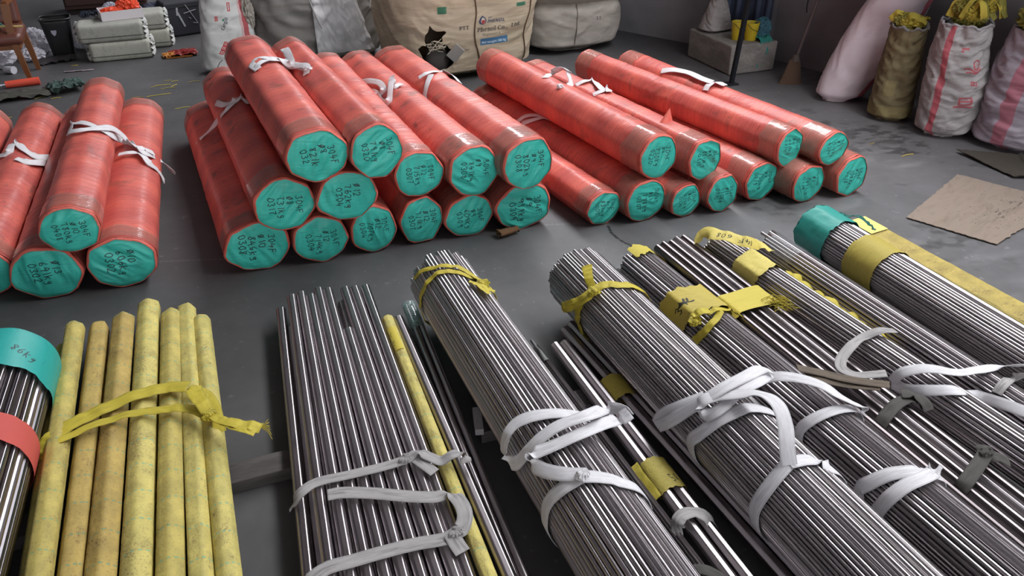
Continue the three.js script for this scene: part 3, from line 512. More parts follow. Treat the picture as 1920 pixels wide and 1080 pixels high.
const TIE_DATA = {
  B2: [
    [0.032, [[0.777, 0.102, -2.999, -0.712, -0.703, 0], [0.744, 0.149, -3.009, -0.909, -0.417, 0], [0.73, 0.204, -3.019, -0.997, -0.081, 0], [0.738, 0.26, -3.029, -0.964, 0.265, 0.017], [0.771, 0.322, -3.035, -0.756, 0.654, 0.014], [0.827, 0.364, -3.03, -0.41, 0.912, 0.007], [0.889, 0.378, -3, -0.028, 1, 0.001], [0.955, 0.366, -2.935, 0.376, 0.927, -0.007], [1.03, 0.31, -2.915, 0.823, 0.568, 0], [1.059, 0.221, -2.895, 1, 0.022, 0], [1.035, 0.13, -2.875, 0.847, -0.531, 0]]],
    [0.03, [[0.743, 0.281, -3.161, -0.917, 0.399, 0.017], [0.777, 0.334, -3.125, -0.698, 0.716, 0.013], [0.847, 0.376, -3.068, -0.276, 0.961, 0.005], [0.91, 0.381, -3.028, 0.106, 0.994, -0.002], [0.961, 0.37, -2.951, 0.397, 0.918, -0.007], [0.984, 0.361, -2.873, 0.521, 0.854, -0.009]]],
    [0.034, [[0.923, 0.384, -2.876, 0.163, 0.987, -0.003], [0.962, 0.381, -2.846, 0.372, 0.928, -0.007], [0.983, 0.377, -2.802, 0.474, 0.88, -0.009], [1.01, 0.366, -2.786, 0.601, 0.799, -0.011]]],
    [0.028, [[0.931, 0.384, -2.863, 0.204, 0.979, -0.004], [0.953, 0.385, -2.805, 0.314, 0.949, -0.006], [0.973, 0.377, -2.754, 0.427, 0.904, -0.008]]],
  ],
  B3: [
    [0.05, [[1.416, 0.095, -2.657, -0.668, -0.744, 0], [1.381, 0.139, -2.667, -0.883, -0.47, 0], [1.364, 0.192, -2.677, -0.99, -0.14, 0], [1.368, 0.248, -2.687, -0.978, 0.207, 0.031], [1.386, 0.295, -2.686, -0.863, 0.504, 0.028], [1.431, 0.344, -2.675, -0.585, 0.811, 0.019], [1.493, 0.371, -2.657, -0.196, 0.981, 0.006], [1.531, 0.374, -2.627, 0.031, 1, -0.001], [1.611, 0.353, -2.61, 0.527, 0.85, 0], [1.669, 0.292, -2.594, 0.881, 0.473, 0], [1.689, 0.21, -2.577, 1, -0.031, 0]]],
    [0.03, [[1.442, 0.36, -2.667, -0.494, 0.869, 0.016], [1.387, 0.339, -2.659, -0.744, 0.668, 0.024], [1.341, 0.286, -2.7, -0.932, 0.362, 0.03], [1.324, 0.243, -2.749, -0.989, 0.142, 0.032], [1.326, 0.211, -2.764, -0.999, -0.022, 0.032], [1.342, 0.254, -2.7, -0.976, 0.213, 0.031], [1.387, 0.323, -2.647, -0.786, 0.617, 0.025], [1.428, 0.351, -2.654, -0.578, 0.816, 0.019]]],
    [0.045, [[1.423, 0.35, -2.659, -0.603, 0.797, 0.019], [1.426, 0.372, -2.7, -0.525, 0.851, 0.017], [1.436, 0.39, -2.744, -0.44, 0.898, 0.014], [1.451, 0.402, -2.787, -0.349, 0.937, 0.011]]],
  ],
  B4: [
    [0.03, [[1.84, 0.294, -2.39, -0.389, 0.921, 0.021], [1.892, 0.304, -2.389, 0.014, 1, -0.001], [1.977, 0.271, -2.406, 0.674, 0.737, -0.037], [1.986, 0.277, -2.333, 0.672, 0.739, -0.037]]],
    [0.05, [[1.854, 0.305, -2.393, -0.267, 0.964, 0.015], [1.81, 0.303, -2.401, -0.525, 0.85, 0.029], [1.785, 0.283, -2.411, -0.692, 0.721, 0.038], [1.788, 0.264, -2.395, -0.75, 0.66, 0.041]]],
    [0.04, [[1.902, 0.301, -2.376, 0.09, 0.996, -0.005], [1.848, 0.29, -2.34, -0.363, 0.932, 0.02], [1.8, 0.252, -2.331, -0.771, 0.636, 0.042], [1.773, 0.185, -2.358, -0.995, 0.084, 0.055]]],
  ],
  Y: [
    [0.07, [[-0.831, 0.112, -2.652, 0, 1, 0], [-0.804, 0.152, -2.671, 0, 1, 0], [-0.778, 0.176, -2.703, 0, 1, 0], [-0.7, 0.178, -2.766, 0, 1, 0], [-0.609, 0.178, -2.811, 0, 1, 0], [-0.495, 0.178, -2.853, 0, 1, 0], [-0.376, 0.178, -2.867, 0, 1, 0], [-0.291, 0.184, -2.833, 0, 1, 0]]],
    [0.045, [[-0.814, 0.142, -2.672, 0, 1, 0], [-0.769, 0.178, -2.667, 0, 1, 0], [-0.66, 0.18, -2.712, 0, 1, 0], [-0.531, 0.18, -2.737, 0, 1, 0], [-0.397, 0.18, -2.725, 0, 1, 0], [-0.301, 0.182, -2.692, 0, 1, 0], [-0.221, 0.192, -2.607, 0, 1, 0]]],
    [0.06, [[-0.218, 0.192, -2.6, 0, 1, 0], [-0.231, 0.212, -2.64, 0, 1, 0], [-0.25, 0.222, -2.692, 0, 1, 0], [-0.266, 0.227, -2.751, 0, 1, 0]]],
    [0.05, [[-0.221, 0.192, -2.614, 0, 1, 0], [-0.188, 0.202, -2.556, 0, 1, 0], [-0.137, 0.207, -2.507, 0, 1, 0], [-0.083, 0.202, -2.479, 0, 1, 0], [-0.044, 0.192, -2.46, 0, 1, 0]]],
    [0.045, [[-0.285, 0.182, -2.827, 0, 1, 0], [-0.237, 0.184, -2.78, 0, 1, 0], [-0.205, 0.18, -2.705, 0, 1, 0], [-0.195, 0.162, -2.612, 0, 1, 0], [-0.197, 0.122, -2.579, 0, 1, 0]]],
    [0.03, [[-0.216, 0.192, -2.592, 0, 1, 0], [-0.162, 0.202, -2.51, 0, 1, 0], [-0.109, 0.202, -2.461, 0, 1, 0], [-0.069, 0.192, -2.438, 0, 1, 0]]],
  ],
};
const STRIP6 = [[2.289, 0.165, -3.148, 0.1, 0.55, 0.83], [2.286, 0.216, -3.123, 0.1, 0.55, 0.83], [2.306, 0.262, -3.074, 0.1, 0.55, 0.83], [2.343, 0.284, -2.988, 0.1, 0.55, 0.83], [2.391, 0.289, -2.897, 0.1, 0.55, 0.83], [2.482, 0.253, -2.879, 0.1, 0.55, 0.83], [2.495, 0.263, -2.800, 0.1, 0.55, 0.83]];
// ---------- steel bars, tubes and rod bundles ----------
const steelRough = paint(64, 512, (u, v) => { const c = 128 + 90 * ringf(u, v, 2.5, 7, 3) + 60 * ring(u * 0.1, v, 30, 2); return [c, c, c]; }, { srgb: false });
const steelMap = (seed) => paint(64, 512, (u, v) => { const k = 1 + 0.1 * ringf(0, v, 2, seed, 3) - 0.12 * smooth(0.18, 0.4, ringf(u, v, 2, seed + 9, 3)); return [192 * k, 185 * k, 187 * k]; });
const steelMaps = [2, 5, 11].map(steelMap);
// centreless-ground bar: fine grooves run round it, so gloss spreads along its length
const GROUND = { anisotropy: 0.95, anisotropyRotation: Math.PI / 2 };
const STEEL = [[0, 0.32, 0.86], [1, 0.34, 0.8], [2, 0.36, 0.76], [0, 0.31, 0.7], [1, 0.35, 0.84]].map(([m, r, k]) => phys({ map: steelMaps[m], color: new THREE.Color(k, k, k), metalness: 1, roughness: r, ...GROUND }));
const TUBE_STEEL = [0.33, 0.35, 0.37].map((r, i) => phys({ ...GROUND, map: steelMaps[i], color: new THREE.Color(0.84, 0.82, 0.83), metalness: 1, roughness: r }));
const darkSteel = phys({ ...GROUND, map: steelMaps[1], color: new THREE.Color(0.5, 0.5, 0.52), metalness: 1, roughness: 0.3 });
const dimmedSteel = phys({ ...GROUND, map: steelMaps[2], color: new THREE.Color(0.33, 0.31, 0.305), metalness: 1, roughness: 0.3 });  // metal darkened to stand for the dark surroundings the thick bars mirror
const yellowTex = (seed) => paint(400, 400, (u, v, x, y) => {
  const n = ringf(u, v, 3, seed, 4), sp = smooth(0.1, 0.3, ringf(u, v, 26, seed + 4, 3)), g = smooth(0.1, 0.4, ringf(u, v, 1.6, seed + 8, 4));
  const w = 0.05 * (((x >> 1) + (y >> 1)) % 2 ? 1 : -1), k = 1 + 0.22 * n + w;
  let c = [202 * k, 187 * k, 108 * k];
  const st = Math.abs(((v * 4 + 0.06 * ring(u, v, 2, 3)) % 1) - 0.5) < 0.018 && Math.sin(u * 130) > -0.2;   // blue-green marker thread woven across
  const d = clamp(0.55 * sp * (0.4 + g) + 0.25 * g);
  c = [lerp(c[0], 128, d), lerp(c[1], 112, d), lerp(c[2], 74, d)];
  return st ? [lerp(c[0], 110, 0.75), lerp(c[1], 178, 0.75), lerp(c[2], 158, 0.75)] : c;
});
const weaveBump = paint(256, 256, (u, v, x, y) => { const h = 128 + 9 * Math.sin(x * 1.55) * Math.sin(y * 1.55) + 120 * ringf(u, v, 9, 3, 4); return [h, h, h]; }, { srgb: false });
const yellowWrap = [4, 14].map((s) => std({ map: yellowTex(s), bumpMap: weaveBump, bumpScale: 0.003, roughness: 0.75 }));
for (const [i, c] of [[0, [228, 212, 206]], [1, [240, 236, 226]], [1, [214, 214, 190]]]) { const m = yellowWrap[i].clone(); m.color = rgb(...c); yellowWrap.push(m); }
const ribbonTex = (r, g, b, dirt) => paint(64, 512, (u, v, x, y) => { const k = 0.93 + 0.06 * Math.sin(x * 2.1) + 0.04 * Math.sin(y * 1.57) + 0.1 * ringf(u, v, 3, r % 7, 3) - dirt * 0.5 * smooth(0.1, 0.5, ringf(u, v, 1, g % 5, 4)); const e = u < 0.08 || u > 0.92 ? 0.9 : 1; return [r * k * e, g * k * e, b * k * e]; });
const ribBump = paint(64, 512, (u, v, x, y) => { const h = 128 + 60 * Math.sin(x * 1.2) * Math.cos(y * 1.57) + 40 * Math.cos(y * 1.57); return [h, h, h]; }, { srgb: false });
const WEB = {
  white: std({ map: ribbonTex(242, 239, 242, 0.2), bumpMap: ribBump, bumpScale: 0.001, roughness: 0.7 }),
  grey: std({ map: ribbonTex(182, 177, 176, 0.4), bumpMap: ribBump, bumpScale: 0.001, roughness: 0.75 }),
  dark: std({ map: ribbonTex(84, 80, 76, 0.3), bumpMap: ribBump, bumpScale: 0.001, roughness: 0.8 }),
  brown: std({ map: ribbonTex(112, 98, 84, 0.4), bumpMap: ribBump, bumpScale: 0.001, roughness: 0.8 }),
  yellow: std({ map: ribbonTex(214, 194, 62, 0.2), bumpMap: ribBump, bumpScale: 0.0015, roughness: 0.6 }),
};
const tealSheet = phys({ color: rgb(40, 156, 144), bumpMap: tarpBump, bumpScale: 0.002, roughness: 0.45, clearcoat: 0.3, clearcoatRoughness: 0.3 });
const rodCache = {};
function rodGeo(d, L, seg = 12) {
  const key = d + '/' + L.toFixed(3) + '/' + seg;
  if (!rodCache[key]) {
    const c = Math.min(0.0025, d * 0.12), r = d / 2, g = new THREE.LatheGeometry([[0.0001, 0], [r - c, 0], [r, c], [r, L * 0.5], [r, L - c], [r - c, L], [0.0001, L]].map(([a, b]) => new THREE.Vector2(a, b)), seg);
    const n = toCreasedNormals(g, 0.6); n.rotateX(Math.PI / 2); n.translate(0, 0, -L / 2);       // lies along z, centred
    const p = n.attributes.position, uv = n.attributes.uv; for (let i = 0; i < uv.count; i++) uv.setXY(i, uv.getX(i), p.getZ(i) * 0.7);
    rodCache[key] = n;
  }
  return rodCache[key];
}
// bundle data: axis x at z = -2.3, axis height, drift of x per metre of z, radius
const BUNDLE = { B2: [0.906, 0.217, 0.018, 0.157], B3: [1.536, 0.215, 0.032, 0.155], B4: [1.895, 0.175, 0.055, 0.115], B6: [2.45, 0.15, 0.075, 0.09], B7: [2.695, 0.145, 0.044, 0.085], B8: [2.995, 0.18, 0.013, 0.12], S0: [-0.992, 0.23, -0.05, 0.17] };
function makeBundle(key, d, zFar, zNear, label, { seed = 1, layers = 2, stagger = 0.012, mats = STEEL, squash = 1 } = {}) {
  const [x, y, s, R] = BUNDLE[key], zc = (zFar + zNear) / 2, L = (zNear - zFar) / Math.cos(Math.atan(s));
  const o = thing('steel_rod_bundle', label, 'steel bundle', [x + s * (zc + 2.3), y - R, zc], Math.atan(s)), r = rng(seed), core = [];
  o.userData.axis = { R, L, zc };
  const g = rodGeo(d, +L.toFixed(2), 12), gc = rodGeo(d, +L.toFixed(2), 6);
  for (let k = 0; R - d * (k + 0.5) * 0.97 > d * 0.4; k++) {
    const rr = R - d * 0.5 - d * 0.93 * k, n = Math.max(1, Math.floor(2 * Math.PI * rr / (d * 1.015))), ph = r() * 6.28;
    for (let i = 0; i < n; i++) {
      const t = ph + (i + (r() - 0.5) * 0.12) / n * 2 * Math.PI, q = rr - r() * d * (k ? 0.06 : 0.09);
      const px = Math.cos(t) * q, py = R + Math.sin(t) * q * squash, pz = (r() - 0.5) * 2 * stagger + (r() < 0.06 ? (r() - 0.5) * 0.05 : 0), yaw = (r() - 0.5) * 0.0012;
      if (k < layers && Math.sin(t) > -0.75) { const m = part('rod', g, mats[Math.floor(r() * mats.length)], o); m.position.set(px, py, pz); m.rotation.set((r() - 0.5) * 0.0006, yaw, r() * 6); }
      else { const c = gc.clone(); c.translate(px, py, pz); core.push(c); }
    }
  }
  if (core.length) part('rod_core', merge(core), mats[1], o).userData.kind = 'stuff';
  return o;
}
// sheet wound round a bundle: angles from the top, positive to the right, in degrees; z in metres from the bundle's middle
function windGeo(R, z0, z1, a0, a1, { off = 0.004, ragged = 0.008, wrinkle = 0.003, seed = 1, facets = 0, twist = 0, thick = 0 } = {}) {
  const f = (u, v) => {
    const t = lerp(a0, a1, u) * Math.PI / 180, e0 = z0 + ragged * N(t * 4, seed), e1 = z1 + ragged * N(t * 5, seed + 4);
    let q = R + off + wrinkle * fbm(t * 3 + seed, v * 6, 1.3, 3);
    if (facets) { const s = 2 * Math.PI / facets, m = ((t + seed) % s + s) % s - s / 2; q *= lerp(1, Math.cos(s / 2) / Math.cos(m), 0.8) * 1.05; }
    return V(Math.sin(t) * q, R + Math.cos(t) * q, lerp(e0, e1, v) + twist * t);
  };
  return gridGeo(f, 48, 10);
}
const uvScale = (g, a, b) => { const uv = g.attributes.uv; for (let i = 0; i < uv.count; i++) uv.setXY(i, uv.getX(i) * a, uv.getY(i) * b); return g; };
function addTies(o, key, name = 'tie_ribbon') {
  o.updateMatrixWorld(true);
  const inv = o.matrixWorld.clone().invert(), q = new THREE.Quaternion().setFromRotationMatrix(inv);
  TIE_DATA[key].forEach(([w, pts], i) => {
    const loc = pts.map((p) => { const a = V(p[0], p[1], p[2]).applyMatrix4(inv), n = V(p[3], p[4], p[5]).applyQuaternion(q); return [a.x, a.y, a.z, n.x, n.y, n.z]; });
    part(name, ribbon(loc, w, { thick: 0.0015, ruffle: 0.008, seed: i + 2, edgeOn: 0.4, taper: i ? (t) => 0.75 + 0.35 * t : null }), WEB.yellow, o);
  });
  const k = TIE_DATA[key][1][1].at(-1), p = V(k[0], k[1], k[2]).applyMatrix4(inv);
  part('knot', knotGeo(0.026, key.charCodeAt(0)).translate(p.x, p.y, p.z), WEB.yellow, o);
}
function knotGeo(r, seed = 1) { const g = new THREE.IcosahedronGeometry(r, 3), p = g.attributes.position; for (let i = 0; i < p.count; i++) { const v = V(p.getX(i), p.getY(i), p.getZ(i)), k = 1 + 0.5 * N(v.x * 60 + seed, v.y * 60, v.z * 60); p.setXYZ(i, v.x * k * 1.25, v.y * k * 0.75, v.z * k); } g.computeVertexNormals(); return g; }

// support timbers
const timber = std({ map: wallTex, color: rgb(158, 152, 148), roughness: 0.85 });
const sup = (x0, x1, z, label) => solo('support_timber', uvScale(rbox(x1 - x0, 0.056, 0.11, 0.004, 2), 3, 1), timber, label, 'timber', [(x0 + x1) / 2, 0.028, z]);
sup(-1.22, 0.72, -2.41, 'weathered grey support timber under the yellow wrapped bars and loose tubes');
sup(0.76, 3.2, -2.33, 'long grey support timber under the steel rod bundles');
sup(-1.25, 3.25, -0.75, 'grey support timber under the near ends of the bars');

// thin rod bundles
const NEAR = -0.35;
{
  const o = makeBundle('S0', 0.028, -3.15, NEAR, 'steel rod bundle with a teal capped end and a red band', { seed: 3, mats: [darkSteel, darkSteel, TUBE_STEEL[0]] });
  const { R, zc } = o.userData.axis, cap = gridGeo((u, v) => {
    const t = u * 2 * Math.PI, a = Math.min(1, v * 2), ragged = 0.03 * N(t * 2, 5) + 0.022 * Math.abs(N(t * 5, 8));
    const q = (v < 0.5 ? Math.sin(a * Math.PI / 2) : 1) * (R + 0.012) * (1 + 0.025 * N(Math.cos(t) * 2.5, Math.sin(t) * 2.5, v * 2.5));
    const z = v < 0.5 ? -0.05 * Math.cos(a * Math.PI / 2) : lerp(0, 0.24 + ragged, (v - 0.5) * 2);
    return V(Math.sin(t) * q, R + Math.cos(t) * q, -3.17 - zc + z);
  }, 56, 22, { closed: true });
  part('end_cap', cap, tealCapMat(), o);
  part('red_band', uvScale(windGeo(R, -2.66 - zc, -2.52 - zc, -175, 185, { off: 0.006, seed: 4, wrinkle: 0.004 }), 4, 1), std({ color: rgb(214, 92, 84), bumpMap: tarpBump, bumpScale: 0.002, roughness: 0.6 }), o);
}
function tealCapMat() {
  return phys({ map: canvasTex(1024, 512, (x, w, h) => {
    x.fillStyle = 'rgb(34,166,158)'; x.fillRect(0, 0, w, h); const r = rng(5);
    for (let i = 0; i < 260; i++) { x.strokeStyle = r() < 0.5 ? `rgba(130,220,212,${0.12 * r()})` : `rgba(6,100,104,${0.14 * r()})`; x.lineWidth = 1 + 5 * r(); x.beginPath(); const a = r() * w, b = r() * h; x.moveTo(a, b); x.lineTo(a + (r() - 0.5) * 50, b + 30 + 80 * r()); x.stroke(); }
    x.strokeStyle = 'rgba(16,20,28,0.92)'; x.translate(0, 0);
    x.save(); x.translate(75, 150); x.scale(0.8, -1); x.rotate(0.5); hand(x, '86Kg', 0, 0, 40, r, 4); x.restore();
    x.save(); x.translate(985, 150); x.scale(0.8, -1); hand(x, '0', 0, 0, 40, r, 4); x.restore();
  }), bumpMap: tarpBump, bumpScale: 0.002, roughness: 0.5, clearcoat: 0.2, clearcoatRoughness: 0.4 });
}
{
  const o = makeBundle('B2', 0.017, -3.2, NEAR, 'steel rod bundle tied with yellow ribbon, beside the loose tubes', { seed: 5, stagger: 0.03 });
  addTies(o, 'B2');
}
{
  const o = makeBundle('B3', 0.0132, -3.0, NEAR, 'thick bundle of thin steel rods with a yellow bow', { seed: 8, stagger: 0.012 });
  addTies(o, 'B3');
}
const scribble = (r, g, b, seed, text = []) => canvasTex(512, 256, (x, w, h) => {
  x.fillStyle = `rgb(${r},${g},${b})`; x.fillRect(0, 0, w, h); const q = rng(seed);
  for (let i = 0; i < 420; i++) { x.strokeStyle = q() < 0.5 ? `rgba(255,244,150,${0.16 * q()})` : `rgba(96,84,30,${0.2 * q()})`; x.lineWidth = 1 + 2 * q(); x.beginPath(); const a = q() * w, c = q() * h; x.moveTo(a, c); x.lineTo(a + 12 + 50 * q(), c + (q() - 0.5) * 30); x.stroke(); }
  x.strokeStyle = 'rgba(24,24,20,0.9)';
  for (const [t, px, py, s, rot] of text) { x.save(); x.translate(px, py); x.rotate(rot); x.scale(1, -1); hand(x, t, 0, 0, s, q, s * 0.13); x.restore(); }
});
const sheetMat = (tex) => std({ map: tex, bumpMap: weaveBump, bumpScale: 0.002, roughness: 0.68 });
const endSheet = sheetMat(scribble(196, 178, 66, 11));
{
  const o = makeBundle('B4', 0.018, -3.02, NEAR, 'steel rod bundle wearing a broad yellow sleeve with black scribbles', { seed: 12, stagger: 0.02 });
  const { R, zc } = o.userData.axis;
  const m = sheetMat(scribble(188, 168, 74, 21, [['34', 190, 120, 50, 0.2]]));
  const pm = sheetMat(canvasTex(512, 256, (x, w, h) => { x.drawImage(m.map.image, 0, 0); x.fillStyle = 'rgba(30,28,20,0.92)'; for (const [a, b, c, d] of [[250, 110, 34, 10], [262, 134, 6, 16], [276, 132, 5, 18], [240, 120, 10, 6], [285, 104, 16, 6]]) { x.save(); x.translate(a, b); x.rotate(-0.2); x.beginPath(); x.ellipse(0, 0, c, d, 0, 0, 7); x.fill(); x.restore(); } }));
  part('yellow_sleeve', windGeo(R, -2.62 - zc, -2.42 - zc, -150, 80, { off: 0.02, ragged: 0.02, wrinkle: 0.006, seed: 7, facets: 5, twist: 0.02 }), pm, o);
  addTies(o, 'B4');
  part('end_wrap', windGeo(R, -3.05 - zc, -2.96 - zc, -25, 30, { off: 0.006, ragged: 0.03, seed: 9 }), endSheet, o);
  part('end_wrap', windGeo(R, -3.06 - zc, -2.93 - zc, 45, 110, { off: 0.008, ragged: 0.03, seed: 13 }), endSheet, o);
}
{
  const o = makeBundle('B6', 0.0148, -3.1, NEAR, 'thin steel rod bundle in a plain pale yellow ring with a loose inscribed strip', { seed: 14, stagger: 0.015 });
  const { R, zc } = o.userData.axis;
  part('yellow_ring', windGeo(R, -2.87 - zc, -2.69 - zc, -120, 125, { off: 0.012, ragged: 0.012, wrinkle: 0.006, seed: 3, facets: 6 }), sheetMat(scribble(218, 200, 108, 33)), o);
  o.updateMatrixWorld(true); const strip = STRIP6.map((p) => { const a = o.worldToLocal(V(p[0], p[1], p[2])); return [a.x, a.y, a.z, p[3], p[4], p[5]]; });
  part('inscribed_strip', ribbon(strip, 0.075, { thick: 0.0015, ruffle: 0.01, seed: 5, edgeOn: 0, taper: (t) => 1.05 - 0.55 * t * t }), sheetMat(canvasTex(128, 512, (x, w, h) => { x.fillStyle = 'rgb(222,203,110)'; x.fillRect(0, 0, w, h); x.strokeStyle = 'rgba(30,30,28,0.9)'; const q = rng(9); x.translate(94, 20); x.rotate(Math.PI / 2); hand(x, '14F 608', 0, 0, 52, q, 6); })), o);
}
{
  const o = makeBundle('B7', 0.0165, -3.03, NEAR, 'steel rod bundle bound with clear film, between two yellow ringed bundles', { seed: 17, stagger: 0.03 });
  const { R, zc } = o.userData.axis;
  const film = phys({ color: rgb(225, 232, 236), transparent: true, opacity: 0.1, roughness: 0.1, clearcoat: 1, clearcoatRoughness: 0.05, bumpMap: tapeBump, bumpScale: 0.004 });
  part('clear_film', uvScale(windGeo(R, -2.98 - zc, -2.78 - zc, -170, 175, { off: 0.003, ragged: 0.02, wrinkle: 0.003, seed: 6 }), 4, 1), film, o);
}
{
  const o = makeBundle('B8', 0.0148, -3.0, NEAR, 'steel rod bundle with a teal sleeve on its end and an olive yellow ring', { seed: 19, stagger: 0.01 });
  const { R, zc } = o.userData.axis;
  part('teal_sleeve', uvScale(windGeo(R, -3.06 - zc, -2.85 - zc, -180, 180, { off: 0.01, ragged: 0.02, wrinkle: 0.007, seed: 5, facets: 9 }), 3, 1), tealSheet, o);
  part('end_cap', gridGeo((u, v) => { const t = u * 2 * Math.PI, q = (R + 0.012) * v; return V(Math.sin(t) * q, R + Math.cos(t) * q, -3.06 - zc - 0.02 * (1 - v) + 0.006 * N(t * 3, v * 5)); }, 32, 6, { closed: true }), tealSheet, o);
  part('teal_flap', ribbon([[0.09, R + 0.1, -2.98 - zc, 0.5, 0.8, 0], [0.14, R + 0.1, -2.95 - zc, 0.3, 0.9, 0.1], [0.17, R + 0.09, -2.86 - zc, 0.1, 0.9, 0.2], [0.19, R + 0.06, -2.82 - zc, 0.1, 0.9, 0.2]], 0.06, { ruffle: 0.02, seed: 4, taper: (t) => 1 - 0.8 * t }), std({ color: rgb(10, 88, 80), roughness: 0.6 }), o);
  part('yellow_ring', windGeo(R, -2.7 - zc, -2.5 - zc, -150, 130, { off: 0.006, ragged: 0.01, wrinkle: 0.003, seed: 11 }), sheetMat(scribble(176, 158, 70, 43)), o);
}
// heavier bars beside the sleeve: a tied heap of thick bars
{
  const s = 0.03, zc = -1.75, o = thing('steel_bar_bundle', 'bundle of thick steel bars with a fringed yellow sleeve', 'steel bundle', [2.195 + s * (zc + 2.3), 0.06, zc], Math.atan(s)), r = rng(31), d = 0.047;
  const rows = [[-0.141, 7, 0], [-0.1175, 6, 1], [-0.094, 5, 2]];
  for (const [x0, n, k] of rows) for (let i = 0; i < n; i++) {
    const m = part('bar', rodGeo(d, 2.85, 20), r() < 0.88 ? dimmedSteel : TUBE_STEEL[2], o);
    m.position.set(x0 + i * d + (r() - 0.5) * 0.003, d / 2 + k * 0.0408, (r() - 0.5) * 0.05 - (k > 1 ? 0.05 : 0) + (i === 0 ? 0.05 : 0)); m.rotation.z = r() * 6;
  }
  const prof = [[-0.175, -0.02], [-0.168, 0.04], [-0.14, 0.1], [-0.115, 0.135], [0.1, 0.142], [0.135, 0.11], [0.165, 0.06], [0.172, 0.01]];
  const sl = gridGeo((u, v) => { const f = u * (prof.length - 1), i = Math.min(prof.length - 2, Math.floor(f)), t = f - i; const z = lerp(-2.62, -2.46, v) - zc + 0.016 * N(u * 7, 3, v * 2) + (u - 0.5) * 0.02; return V(lerp(prof[i][0], prof[i + 1][0], t) + 0.004 * N(u * 9, v * 5, 2), lerp(prof[i][1], prof[i + 1][1], t) + 0.008 + 0.006 * fbm(u * 10, v * 3, 4, 3), z); }, 60, 10);
  const slv = part('yellow_sleeve', sl, sheetMat(scribble(200, 182, 72, 51)), o);
  const fr = []; for (let i = 0; i < 46; i++) { const x = 0.02 + r() * 0.12, z = -2.5 - zc + r() * 0.1, y = 0.14 + r() * 0.02 - Math.max(0, x - 0.1) * 0.8; fr.push(tube([[x, y, z], [x + 0.01 + r() * 0.02, y + 0.012 + r() * 0.012, z + 0.01], [x + 0.03 + r() * 0.03, y - 0.004, z + 0.03 * r()]], 0.0016, 5, 4)); }
  part('fringe', merge(fr), WEB.yellow, slv).userData.kind = 'stuff';
}
// square bar in yellow sheet
{
  const s = 0.05, zc = -1.72, L = 2.7, o = thing('wrapped_square_bar', 'long square bar sewn into yellow sheeting, beside the cardboard', 'wrapped bar', [3.305 + s * (zc + 2.3), 0, zc], Math.atan(s));
  const pr = [[-0.135, 0], [-0.13, 0.04], [-0.05, 0.15], [-0.035, 0.162], [0.085, 0.168], [0.11, 0.155], [0.125, 0.05], [0.125, 0]];
  const g = gridGeo((u, v) => { const f = v * (pr.length - 1), i = Math.min(pr.length - 2, Math.floor(f)), t = f - i; return V(lerp(pr[i][0], pr[i + 1][0], t) + 0.003 * fbm(u * 30, v * 4, 2, 3), lerp(pr[i][1], pr[i + 1][1], t) + (v > 0.1 && v < 0.9 ? 0.004 * fbm(u * 26, v * 5, 5, 3) : 0), -L / 2 + u * L); }, 120, 28);
  uvScale(g, 6, 1); const ow = yellowWrap[0].clone(); ow.color = rgb(226, 216, 205); part('yellow_wrapping', g, ow, o);
  part('end_fold', gridGeo((u, v) => { const x = lerp(-0.12, 0.12, u), y = v * 0.146; return V(x, y, -L / 2 - 0.012 * Math.sin(u * Math.PI) * Math.sin(v * Math.PI)); }, 12, 8), endSheet, o);
  part('end_label', gridGeo((u, v) => V(lerp(-0.035, 0.085, u), 0.163 + 0.006 * u + 0.006, lerp(-L / 2, -L / 2 + 0.17, v)), 6, 6), sheetMat(scribble(232, 218, 124, 61, [['304', 150, 60, 44, 0.1]])), o);
  part('seam', tube([[-0.052, 0.15, -L / 2], [-0.05, 0.151, 0], [-0.052, 0.15, L / 2]], 0.004, 60, 5), std({ color: rgb(120, 106, 50), roughness: 0.9 }), o);
}
